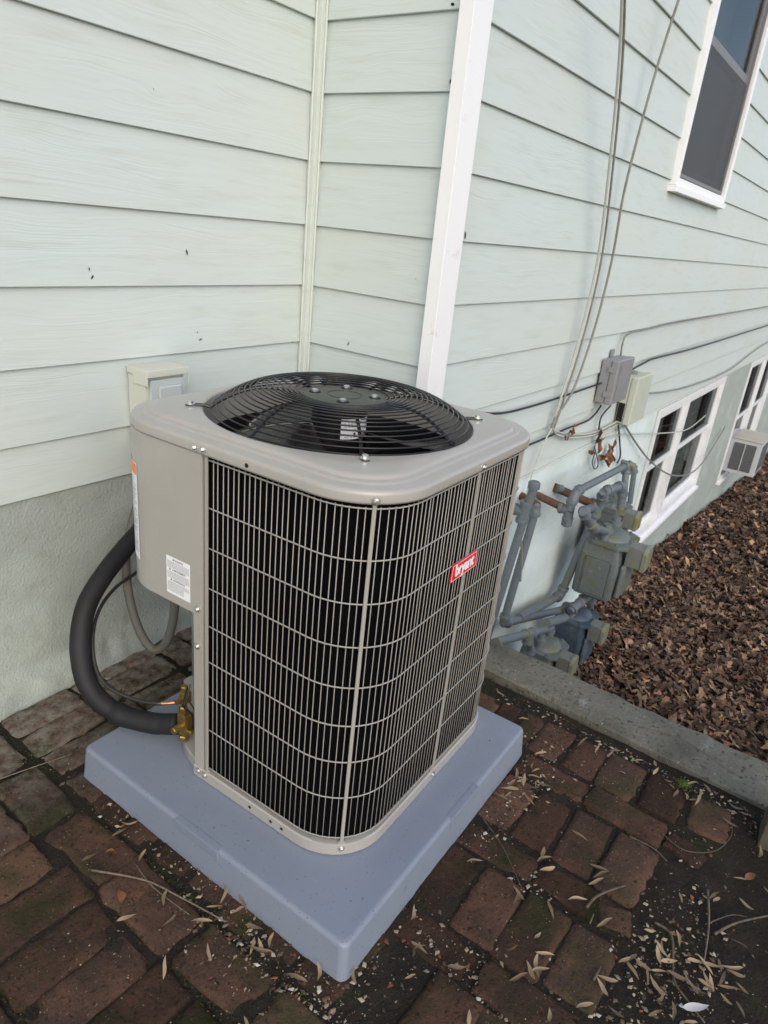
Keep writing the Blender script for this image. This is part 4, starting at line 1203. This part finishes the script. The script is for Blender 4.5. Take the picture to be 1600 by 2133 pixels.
line('cable', 'single darker grey cable hanging nearest the upper window', 'cable', [(1.602, -0.660, 2.630), (1.553, -0.630, 2.269), (1.511, -0.620, 1.960), (1.509, -0.610, 1.698), (1.567, -0.600, 1.419), (1.526, -0.600, 1.095), (1.398, -0.600, 0.788), (1.235, -0.600, 0.675), (1.218, -0.590, 0.608)], 0.0062, M_CABLE, 8, 7, CG)
line('cable', 'pale cable looping under the grey telephone box', 'cable', [(1.239, -0.585, 0.613), (1.329, -0.585, 0.554), (1.558, -0.585, 0.494), (1.880, -0.585, 0.447), (2.156, -0.585, 0.428), (2.422, -0.585, 0.439)], 0.0062, M_CABLE2, 8, 7, CG)
line('cable', 'second pale cable looping just above the first loop', 'cable', [(1.221, -0.585, 0.626), (1.306, -0.585, 0.576), (1.585, -0.585, 0.508), (1.953, -0.585, 0.457), (2.391, -0.585, 0.457)], 0.0060, M_CABLE2, 8, 7, CG)
line('cable', 'black cable running from behind the condenser to the grey box', 'cable', [(0.258, -0.585, 0.836), (0.442, -0.585, 0.802), (0.646, -0.585, 0.773), (0.893, -0.585, 0.762), (1.230, -0.585, 0.758), (1.886, -0.585, 0.761)], 0.0055, M_BCABLE, 8, 7, CG)
line('cable', 'black cable rising to the bottom of the grey box', 'cable', [(0.770, -0.585, 0.563), (0.932, -0.585, 0.564), (1.143, -0.585, 0.562), (1.454, -0.585, 0.564), (1.754, -0.585, 0.557), (1.879, -0.585, 0.580), (1.952, -0.585, 0.618)], 0.0055, M_BCABLE, 8, 7, CG)
line('cable', 'thin black cable stapled along the boards above the grey box', 'cable', [(2.111, -0.585, 0.897), (2.099, -0.585, 0.976), (2.174, -0.585, 1.018), (2.552, -0.585, 1.025), (3.105, -0.585, 1.038), (4.116, -0.585, 1.036), (5.291, -0.585, 1.032), (8.866, -0.585, 1.018)], 0.0055, M_CABLE, 8, 7, CG)
line('cable', 'dark cable stapled along the boards from behind the pale box', 'cable', [(2.306, -0.585, 0.775), (2.631, -0.585, 0.801), (2.894, -0.585, 0.812), (3.754, -0.585, 0.797), (4.979, -0.585, 0.792), (6.018, -0.585, 0.791), (9.390, -0.585, 0.790)], 0.0065, M_BCABLE, 8, 7, CG)
line('cable', 'thin grey cable along the boards, lower of the stapled runs', 'cable', [(2.834, -0.585, 0.575), (3.472, -0.585, 0.512), (4.449, -0.585, 0.452), (5.922, -0.585, 0.430), (7.483, -0.585, 0.534), (9.825, -0.585, 0.601)], 0.0055, M_CABLE, 8, 7, CG)
line('cable', 'dark cable dropping from the pale box to the rusty pipe end', 'cable', [(2.344, -0.585, 0.483), (2.515, -0.585, 0.292), (2.609, -0.585, 0.172), (2.522, -0.600, 0.147)], 0.0060, M_BCABLE, 8, 7, CG)
line('cable', 'grey cable sagging low across the basement window', 'cable', [(2.518, -0.585, 0.414), (2.967, -0.600, 0.175), (3.404, -0.630, -0.039), (4.194, -0.640, -0.318), (5.077, -0.640, -0.497), (5.795, -0.620, -0.503), (6.711, -0.585, -0.321)], 0.0070, M_CABLE, 8, 7, CG)
line('cable', 'thin pale wire strung level across the basement window', 'cable', [(2.125, -0.585, 0.381), (2.577, -0.585, 0.331), (3.401, -0.610, 0.198), (4.437, -0.610, 0.049), (5.305, -0.585, 0.040)], 0.0050, M_CABLE2, 8, 7, CG)
line('cable', 'thin pale wire hanging down to the capped riser', 'cable', [(1.204, -0.600, 0.613), (1.123, -0.600, 0.533), (1.050, -0.600, 0.372), (1.035, -0.600, 0.299), (0.962, -0.640, 0.228)], 0.0040, M_CABLE2, 8, 7, CG)
line('cable', 'short stiff wire end hanging between the two risers', 'cable', [(0.796, -0.700, 0.197), (0.872, -0.700, 0.044), (0.915, -0.700, -0.105)], 0.0055, M_CABLE, 8, 7, CG)
line('cable', 'small loop of dark wire below the leaf scrap', 'cable', [(2.045, -0.585, 0.319), (2.025, -0.585, 0.255), (2.106, -0.585, 0.191), (2.155, -0.585, 0.208), (2.065, -0.585, 0.300), (1.996, -0.585, 0.360)], 0.0035, M_BCABLE, 8, 7, CG)
line('cable', 'short dark wire curving between the two boxes', 'cable', [(2.137, -0.585, 0.591), (2.002, -0.585, 0.538), (2.017, -0.585, 0.446)], 0.0050, M_BCABLE, 8, 7, CG)
# dry leaf scraps caught in the cables
def scrap(name, label, loc, size, seed):
    b = B(); r = random.Random(seed)
    for k in range(9):
        c = Vector((r.gauss(0, .45) * size, -.004 - .022 * r.random(), r.gauss(0, .45) * size))
        e = Euler((r.uniform(-1, 1), r.uniform(0, 6.28), r.uniform(-.8, .8))); q = size * r.uniform(.35, .75)
        prof = [(-1, 0), (-.55, .32), (-.15, .22), (.2, .45), (.6, .2), (1, .05), (.55, -.25), (.15, -.2), (-.2, -.42), (-.6, -.2)]
        m0 = b.verts.new(c); vs = []
        for u, w in prof:
            p = Vector((u * q * r.uniform(.8, 1.1), r.uniform(-.25, .25) * q * abs(u), w * q * r.uniform(.7, 1.2)))
            p.rotate(e); vs.append(b.verts.new(c + p))
        for i in range(len(vs)): b.faces.new((m0, vs[i], vs[(i + 1) % len(vs)]))
    o = obj(name, b, M_BRNLEAF2, None); o.location = loc
    return tag(o, label, 'leaf')
M_BRNLEAF2 = mat('rust brown dead leaf', (0.16, 0.062, 0.026), .8, var=(((22, 22, 22), (.05, .03, .02), .5, .62, 4), ((40, 40, 40), (.45, .42, .36), .62, .72, 3)))
scrap('dead_leaf', 'small brown dead leaf caught on the looped pale cable', (1.47, WY - .03, .545), .05, 1)
scrap('dead_leaf', 'rusty brown and white leaf scrap on the wall left of the other', (1.96, WY - .03, .385), .095, 2)
scrap('dead_leaf', 'curled dark brown leaf scrap above the pipe elbow', (2.27, WY - .03, .25), .10, 3)

# ------------------------------------------------------------------ window air conditioner
wa = thing('window_air_conditioner', 'small beige window air conditioner sticking out of the far basement window', 'air conditioner', (8.02, fy, -1.08))
wa.scale = (.88, .90, .90)
bm = B(); box(bm, -.36, .36, -.42, .10, 0, .50, .008); obj('case', bm, M_ACF, wa, True)
bm = B(); box(bm, -.375, .375, -.43, -.02, .5015, .516, .004); obj('case_top', bm, M_BEIGE, wa, True)
bm = B(); box(bm, -.364, -.3605, -.355, -.06, .05, .45); s1 = obj('side_grille', bm, M_GRILLE, wa)
for k in range(13):
    bm = B(); box(bm, -.372, -.3645, -.355, -.06, .06 + k * .030, .068 + k * .030); obj('slat', bm, M_ACF if k % 13 == 20 else M_GRILLE, s1)
bm = B(); box(bm, -.31, .31, -.424, -.4205, .05, .45); s2 = obj('rear_grille', bm, M_GRILLE, wa)
for k in range(13):
    bm = B(); box(bm, -.31, .31, -.431, -.4245, .06 + k * .030, .067 + k * .030); obj('slat', bm, M_GRILLE, s2)
for y in (-.21,):
    bm = B(); box(bm, -.377, -.3725, y - .006, y + .006, .05, .45); obj('grille_bar', bm, M_ACF, s1)

# ------------------------------------------------------------------ right edge: post and slab
bm = B()
box(bm, -.048, .048, -.05, .05, -.03, 1.05, .006)
po = tag(obj('wooden_post', bm, M_POST, None, True), 'weathered mossy wooden post at the right edge beside the curb', 'post'); po.location = (-.175, -1.995, 0); po.rotation_euler = (0, 0, R_(4))
bm = B(); box(bm, -.26, .26, -.3, .3, -.05, .022, .008)
sl = tag(obj('concrete_slab', bm, M_CONC, None, True), 'corner of a grey concrete slab at the bottom right of the soil', 'slab'); sl.location = (-.42, -2.36, 0); sl.rotation_euler = (0, 0, R_(8))

# ------------------------------------------------------------------ leaf litter on the falling ground
def mesh_np(name, V, F, m, C=None):
    me = bpy.data.meshes.new(name)
    me.vertices.add(len(V)); me.vertices.foreach_set('co', V.astype(np.float32).ravel())
    k = F.shape[1]
    me.loops.add(F.size); me.loops.foreach_set('vertex_index', F.astype(np.int32).ravel())
    me.polygons.add(len(F)); me.polygons.foreach_set('loop_start', np.arange(0, F.size, k, dtype=np.int32))
    me.update(calc_edges=True)
    if C is not None:
        a = me.color_attributes.new('Col', 'FLOAT_COLOR', 'POINT')
        a.data.foreach_set('color', np.concatenate([C, np.ones((len(C), 1))], 1).astype(np.float32).ravel())
    me.materials.append(m)
    return link(bpy.data.objects.new(name, me))
PAL = np.array([(.105, .066, .045), (.082, .052, .038), (.052, .036, .028), (.155, .10, .065), (.19, .13, .09), (.115, .057, .037), (.28, .185, .105), (.10, .072, .052), (.145, .09, .06), (.035, .026, .022)])
PW = np.array([.18, .17, .15, .12, .09, .07, .04, .09, .05, .04]); PW = PW / PW.sum()
def leaves(n, xr, yr, zf, size, curl, lift):
    T = np.array([(-.5, 0), (-.22, .26), (.02, .17), (.22, .30), (.5, 0), (.22, -.30), (.02, -.17), (-.22, -.26), (0, 0)])
    x = rng.uniform(*xr, n); y = rng.uniform(*yr, n)
    a = rng.uniform(0, 2 * np.pi, n); s = rng.uniform(*size, n); wd = rng.uniform(.55, 1.15, n)
    cu = rng.uniform(-curl, curl, n); tx = rng.normal(0, .38, n); ty = rng.normal(0, .38, n); cl = rng.normal(0, .5, n)
    u = T[None, :, 0] * s[:, None]; v = T[None, :, 1] * (s * wd)[:, None]
    jit = rng.normal(0, .05, u.shape) * s[:, None]
    u = u + jit; v = v + rng.normal(0, .05, v.shape) * s[:, None]
    w = np.abs(v) * cu[:, None] * 1.6 + cl[:, None] * (u ** 2) / s[:, None] * 1.2 + u * tx[:, None] + v * ty[:, None] + rng.normal(0, .03, v.shape) * s[:, None]
    X = x[:, None] + u * np.cos(a)[:, None] - v * np.sin(a)[:, None]
    Y = y[:, None] + u * np.sin(a)[:, None] + v * np.cos(a)[:, None]
    Z = zf(X, Y) + (lift * rng.uniform(0, 1, n) ** 1.5 + .006)[:, None] + w + .25 * np.abs(s[:, None] * tx[:, None])
    Vv = np.stack([X, Y, Z], -1).reshape(-1, 3)
    base = np.array([(8, i, (i + 1) % 8) for i in range(8)])
    F = (np.arange(n)[:, None, None] * 9 + base[None]).reshape(-1, 3)
    ci = rng.choice(len(PAL), n, p=PW)
    C = PAL[ci] * rng.uniform(.6, 2.1, (n, 1))
    C = np.repeat(C, 9, 0)
    return Vv, F, C
def gslope(X, Y):
    return -0.78 - 0.10 * np.minimum(X, 11.5) + .03 * np.sin(X * 2.3 + Y * 3.1) * .5
parts = [leaves(21000, (.16, 5.0), (-2.7, -.58), gslope, (.030, .080), 1.0, .035), leaves(12000, (5.0, 14.5), (-2.6, -.58), gslope, (.05, .11), .8, .04), leaves(2500, (.2, 14), (-5.5, -2.5), gslope, (.05, .1), .8, .04)]
VV, FF, CC = [], [], []; off = 0
for v_, f_, c_ in parts:
    VV.append(v_); FF.append(f_ + off); CC.append(c_); off += len(v_)
lit = mesh_np('leaf_litter', np.concatenate(VV), np.concatenate(FF), M_LEAF, np.concatenate(CC))
tag(lit, 'deep bed of brown fallen leaves below the curb', 'leaves', kind='stuff')

# ------------------------------------------------------------------ small debris on the paving
def in_pad(x, y, mrg=.0): return PADX0 - mrg < x < PADX1 + mrg + .02 and PADY0 - mrg < y < PADY1 + mrg
ZONES = [(-1.20, -1.31, .10, .05, 90), (-1.33, -1.02, .05, .13, 120), (-1.29, -.72, .04, .16, 70), (-.30, -1.36, .10, .10, 90), (-.52, -1.36, .14, .035, 60), (-.72, -1.27, .03, .06, 30), (-.11, -1.55, .02, .3, 90), (-.14, -1.86, .05, .07, 60), (-.60, -1.83, .12, .06, 60), (-.78, -1.88, .10, .06, 80), (-.75, -1.52, .02, .03, 20), (-.86, -1.80, .12, .05, 90), (-1.10, -1.60, .12, .10, 130), (-1.06, -1.48, .05, .08, 60), (-1.31, -1.25, .03, .1, 50)]
cv_, cf_, cc_ = [], [], []
def chip(x, y, z, s, col, flat=.35):
    k = len(cv_)
    a = random.uniform(0, 6.28)
    pts = [(1, 0, 0), (-.3, .6, 0), (-.9, -.1, 0), (.1, -.6, 0), (0, 0, 1)]
    for u, v, w in pts:
        u *= random.uniform(.6, 1.2); v *= random.uniform(.5, 1.2)
        cv_.append((x + s * (u * math.cos(a) - v * math.sin(a)), y + s * (u * math.sin(a) + v * math.cos(a)), z + s * flat * w)); cc_.append(col)
    for i in range(4): cf_.append((k + i, k + (i + 1) % 4, k + 4))
CHC = [(.38, .32, .24), (.28, .21, .14), (.12, .085, .06), (.05, .04, .032), (.16, .06, .035), (.45, .44, .40), (.20, .17, .13), (.08, .06, .045), (.26, .09, .045)]
CHW = [.16, .14, .2, .2, .06, .04, .12, .06, .02]
for zx, zy, sx_, sy_, n in ZONES:
    for _ in range(int(n * 2.6)):
        x, y = random.gauss(zx, sx_), random.gauss(zy, sy_)
        if in_pad(x, y) or x > -.085 or y > -.02: continue
        chip(x, y, -.006 if y > -1.76 else .002, random.choice((.0018, .0025, .003, .004, .006, .009)), random.choices(CHC, CHW)[0])
for _ in range(2600):
    x, y = random.uniform(-1.9, -.10), random.uniform(-2.1, -.03)
    if in_pad(x, y): continue
    chip(x, y, .001, random.choice((.0010, .0013, .0018, .0024, .003)), random.choices(CHC, CHW)[0], .3)
for _ in range(150):
    x, y = random.uniform(PADX0 + .03, PADX1 - .03), random.uniform(PADY0 + .03, PADY1 - .03)
    if -1.13 < x < -.34 and -1.185 < y < -.40: continue
    chip(x, y, .0893, random.choice((.0012, .0016, .002, .003, .0045)), random.choice([(.06, .055, .05), (.10, .085, .06), (.30, .26, .2), (.04, .04, .04)]), .3)
tag(mesh_np('brick_grit', np.array(cv_), np.array(cf_), M_CHIP, np.array(cc_)), 'grit, bark crumbs and brick chips scattered over the paving', 'debris', kind='stuff')
# narrow dry leaves, each its own thing
def leaf_mesh(seed, l, w, m):
    r = random.Random(seed); b = B()
    n = 7; L_, R2, Mi = [], [], []
    cu, tw = r.uniform(-.5, 1.1), r.uniform(-1.2, 1.2); bend = r.uniform(-.10, .10); fo = r.uniform(.1, 1.0)
    for k in range(n + 1):
        t = k / n
        hw = w / 2 * (math.sin(math.pi * t ** .85) ** .8 if 0 < t < 1 else .02)
        z = cu * l * .5 * (t - .5) ** 2 + .002
        ca = tw * (t - .5)
        fold = fo * hw
        x = (t - .5) * l; y0 = bend * l * math.sin(math.pi * t) + .02 * l * math.sin(t * 7 + seed)
        L_.append(b.verts.new((x, y0 + hw, z + fold + hw * ca))); R2.append(b.verts.new((x, y0 - hw, z + fold - hw * ca))); Mi.append(b.verts.new((x, y0, z)))
    for k in range(n):
        b.faces.new((Mi[k], Mi[k + 1], L_[k + 1], L_[k])); b.faces.new((R2[k], R2[k + 1], Mi[k + 1], Mi[k]))
    me = bpy.data.meshes.new('fallen_leaf'); b.normal_update(); b.to_mesh(me); b.free(); me.materials.append(m); me.shade_smooth()
    return me
LM = [leaf_mesh(s, random.uniform(.032, .050), random.uniform(.0060, .0100), M_DRYLEAF) for s in range(8)]
LB = [leaf_mesh(40 + s, random.uniform(.03, .045), random.uniform(.014, .02), M_BRNLEAF) for s in range(3)]
def put_leaf(me, x, y, rz, label, group, z=None, sc=1.0, tilt=.18):
    zz = (.004 if y > -1.76 or x < -1 else .008) if z is None else z
    o = inst('fallen_leaf', me, None, (x, y, zz + .002), (random.uniform(-tilt, tilt), random.uniform(-tilt, tilt), rz), (sc, sc, sc))
    return tag(o, label, 'leaf', group)
LG = 'narrow dry leaves lying on the bricks and soil'
LL = 'narrow dry tan leaf lying loose on the bricks or soil'
SPOTS = [(-0.137, -1.512), (-0.139, -1.645), (-0.604, -1.632), (-0.799, -1.583), (-0.701, -1.529), (-0.970, -1.608), (-0.997, -1.593), (-1.067, -1.478), (-0.903, -1.745), (-0.878, -1.748), (-0.813, -1.764), (-0.797, -1.773), (-0.797, -1.801), (-0.750, -1.821), (-0.730, -1.822), (-0.772, -1.868), (-0.775, -1.900), (-0.743, -1.924), (-0.693, -1.926), (-0.670, -1.962), (-0.679, -1.972), (-0.708, -1.952), (-0.881, -1.853), (-0.857, -1.881), (-0.491, -1.888), (-0.470, -1.958), (-0.213, -1.869), (-0.267, -1.957), (-0.107, -1.789), (-0.131, -1.871), (-0.120, -1.308), (-0.058, -1.146), (-0.649, -1.640), (-0.624, -1.642), (-0.518, -1.334), (-0.514, -1.392), (-0.431, -1.407), (-0.450, -1.349), (-0.538, -1.553), (-0.663, -1.501), (-0.679, -1.511), (-0.812, -1.503), (-0.826, -1.505), (-0.804, -1.376), (-0.746, -1.696), (-0.733, -1.623), (-1.318, -0.644), (-1.327, -0.747), (-1.462, -1.004), (-1.282, -1.082), (-1.281, -1.134), (-1.311, -1.128), (-1.287, -0.639), (-1.405, -0.656), (-1.304, -1.229), (-1.266, -1.256), (-1.445, -0.854), (-1.392, -0.930)]
for x, y in SPOTS:
    put_leaf(random.choice(LM), x, y, random.uniform(0, 6.28), LL, LG, sc=random.uniform(.85, 1.2))
LZ = [(-.46, -1.345, .08, .03, 16), (-.16, -1.34, .03, .12, 7), (-.15, -1.74, .03, .07, 12), (-.74, -1.90, .09, .05, 26), (-.88, -1.84, .08, .04, 10), (-1.12, -1.36, .07, .03, 6), (-1.33, -1.04, .05, .09, 10), (-1.05, -1.60, .10, .06, 9), (-.46, -1.93, .1, .05, 4)]
for zx, zy, sx_, sy_, n in LZ:
    for _ in range(n):
        x, y = random.gauss(zx, sx_), random.gauss(zy, sy_)
        if in_pad(x, y, .012) or x > -.10 or y > -.03: continue
        put_leaf(random.choice(LM), x, y, random.uniform(0, 6.28), LL, LG, sc=random.uniform(.6, 1.1), tilt=.35)
put_leaf(LB[0], -1.424, -0.798, 1.20, 'rounded orange brown leaf on the debris left of the pad', None, sc=1.10)
put_leaf(LB[1], -1.369, -0.679, 2.20, 'small rounded brown leaf nearest the left side of the pad', None, sc=0.80)
put_leaf(LB[2], -0.372, -1.951, 2.60, 'brown leaf lying on the dark soil near the wooden post', None, sc=1.20)
put_leaf(leaf_mesh(99, .058, .017, M_GREYLEAF), -0.812, -1.917, -0.90, 'pale silvery leaf on the soil at the bottom edge', None, sc=1.00)
TWG = 'twigs and roots lying on the paving'
line('twig', 'thick crooked grey twig across the broken red brick', 'twig', [(-0.736, -1.648, 0.006), (-0.697, -1.655, 0.009), (-0.651, -1.678, 0.009), (-0.611, -1.702, 0.006)], 0.0034, M_TWIG, 7, 5, TWG, lambda t: 0.0034 * (1.15 - .5 * t))
line('twig', 'straight grey twig lying on the dark soil', 'twig', [(-0.481, -1.872, 0.006), (-0.565, -1.892, 0.009), (-0.626, -1.902, 0.009), (-0.691, -1.909, 0.006)], 0.0026, M_TWIG, 7, 5, TWG, lambda t: 0.0026 * (1.15 - .5 * t))
line('twig', 'pale brown stalk reaching in from the right edge', 'twig', [(-0.600, -1.913, 0.006), (-0.534, -1.950, 0.009), (-0.449, -2.016, 0.006)], 0.0030, M_TWIG, 7, 5, TWG, lambda t: 0.0030 * (1.15 - .5 * t))
line('twig', 'thin straight twig on the bricks right of the pad', 'twig', [(-0.660, -1.321, 0.006), (-0.694, -1.378, 0.009), (-0.724, -1.424, 0.009), (-0.792, -1.504, 0.006)], 0.0015, M_TWIG, 7, 5, TWG, lambda t: 0.0015 * (1.15 - .5 * t))
line('twig', 'thin arched stem curling over the rounded brick', 'twig', [(-0.373, -1.725, 0.006), (-0.396, -1.792, 0.009), (-0.345, -1.857, 0.009), (-0.262, -1.883, 0.009), (-0.200, -1.877, 0.006)], 0.0013, M_TWIG, 7, 5, TWG, lambda t: 0.0013 * (1.15 - .5 * t))
line('twig', 'long dark root curving down through the soil', 'twig', [(-0.665, -1.791, 0.006), (-0.677, -1.833, 0.009), (-0.778, -1.864, 0.009), (-0.807, -1.898, 0.009), (-0.831, -1.942, 0.006)], 0.0028, M_TWIG, 7, 5, TWG, lambda t: 0.0028 * (1.15 - .5 * t))
line('twig', 'short pale wood splinter near the curb', 'twig', [(-0.179, -1.505, 0.006), (-0.121, -1.513, 0.006)], 0.0035, M_TWIG, 7, 5, TWG, lambda t: 0.0035 * (1.15 - .5 * t))
line('twig', 'short grey stick on the large lower brick', 'twig', [(-0.896, -1.725, 0.006), (-0.856, -1.727, 0.006)], 0.0024, M_TWIG, 7, 5, TWG, lambda t: 0.0024 * (1.15 - .5 * t))
line('twig', 'tiny hooked twig beside the crooked one', 'twig', [(-0.755, -1.668, 0.006), (-0.774, -1.670, 0.009), (-0.741, -1.668, 0.006)], 0.0020, M_TWIG, 7, 5, TWG, lambda t: 0.0020 * (1.15 - .5 * t))
line('twig', 'faint thin stem on the soil beside the stalk', 'twig', [(-0.589, -1.889, 0.006), (-0.523, -1.933, 0.009), (-0.498, -1.967, 0.006)], 0.0015, M_TWIG, 7, 5, TWG, lambda t: 0.0015 * (1.15 - .5 * t))
line('twig', 'dark root along the joint between two bricks', 'twig', [(-0.447, -1.661, 0.006), (-0.447, -1.723, 0.009), (-0.462, -1.766, 0.006)], 0.0020, M_TWIG, 7, 5, TWG, lambda t: 0.0020 * (1.15 - .5 * t))
line('twig', 'long brown root across the debris left of the pad', 'twig', [(-1.425, -0.688, 0.006), (-1.364, -0.803, 0.009), (-1.339, -0.900, 0.009), (-1.312, -1.023, 0.006)], 0.0024, M_TWIG, 7, 5, TWG, lambda t: 0.0024 * (1.15 - .5 * t))
line('twig', 'thin brown root crossing the longer one', 'twig', [(-1.349, -0.751, 0.006), (-1.362, -0.835, 0.009), (-1.352, -0.950, 0.006)], 0.0018, M_TWIG, 7, 5, TWG, lambda t: 0.0018 * (1.15 - .5 * t))
line('twig', 'hair thin stem lying along the concrete curb', 'twig', [(-0.066, -1.456, 0.036), (-0.012, -1.529, 0.039), (0.025, -1.681, 0.039), (-0.020, -1.835, 0.036)], 0.0013, M_TWIG, 7, 5, TWG, lambda t: 0.0013 * (1.15 - .5 * t))
line('twig', 'thin twig on the mossy bricks at the left edge', 'twig', [(-1.419, -0.262, 0.006), (-1.359, -0.283, 0.009), (-1.244, -0.314, 0.006)], 0.0016, M_TWIG, 7, 5, TWG, lambda t: 0.0016 * (1.15 - .5 * t))
# raised moss tufts in the joints of the damp left-hand bricks
cv_, cf_, cc_ = [], [], []
jx = [-1.695, -1.448, -1.318, -1.082, -.980, -.765, -.662, -.430, -.312]
for _ in range(5200):
    if random.random() < .55:
        x = random.choice(jx) + random.gauss(0, .006); y = random.uniform(-2.0, -.05)
    else:
        x = random.uniform(-1.8, -.14); k_ = random.randint(0, 16); y = -.055 - .1165 * k_ + random.gauss(0, .006)
    if in_pad(x, y) or (y < -1.75 and x > -.95): continue
    if mnoise.noise((x * 3.1, y * 3.1, 11)) < (.02 if x < -.9 else .16): continue
    chip(x, y, -.004, random.uniform(.002, .0045), (0, 0, 0), 1.0)
tag(mesh_np('moss_tufts', np.array(cv_), np.array(cf_), M_DKMOSS, np.array(cc_)), 'dark green moss growing in the joints between bricks', 'moss', kind='stuff')
# moss cushion
cv_, cf_, cc_ = [], [], []
mo = (-0.131, -1.729)
for _ in range(420):
    a, q = random.uniform(0, 6.28), abs(random.gauss(0, .5))
    x, y = mo[0] + .030 * q * math.cos(a), mo[1] + .026 * q * math.sin(a)
    chip(x, y, .002 + .006 * max(0, 1 - q), random.uniform(.0018, .0035), (0, 0, 0), 1.2)
tag(mesh_np('moss_patch', np.array(cv_), np.array(cf_), M_MOSS), 'small bright green moss cushion by the curb', 'moss', kind='stuff')
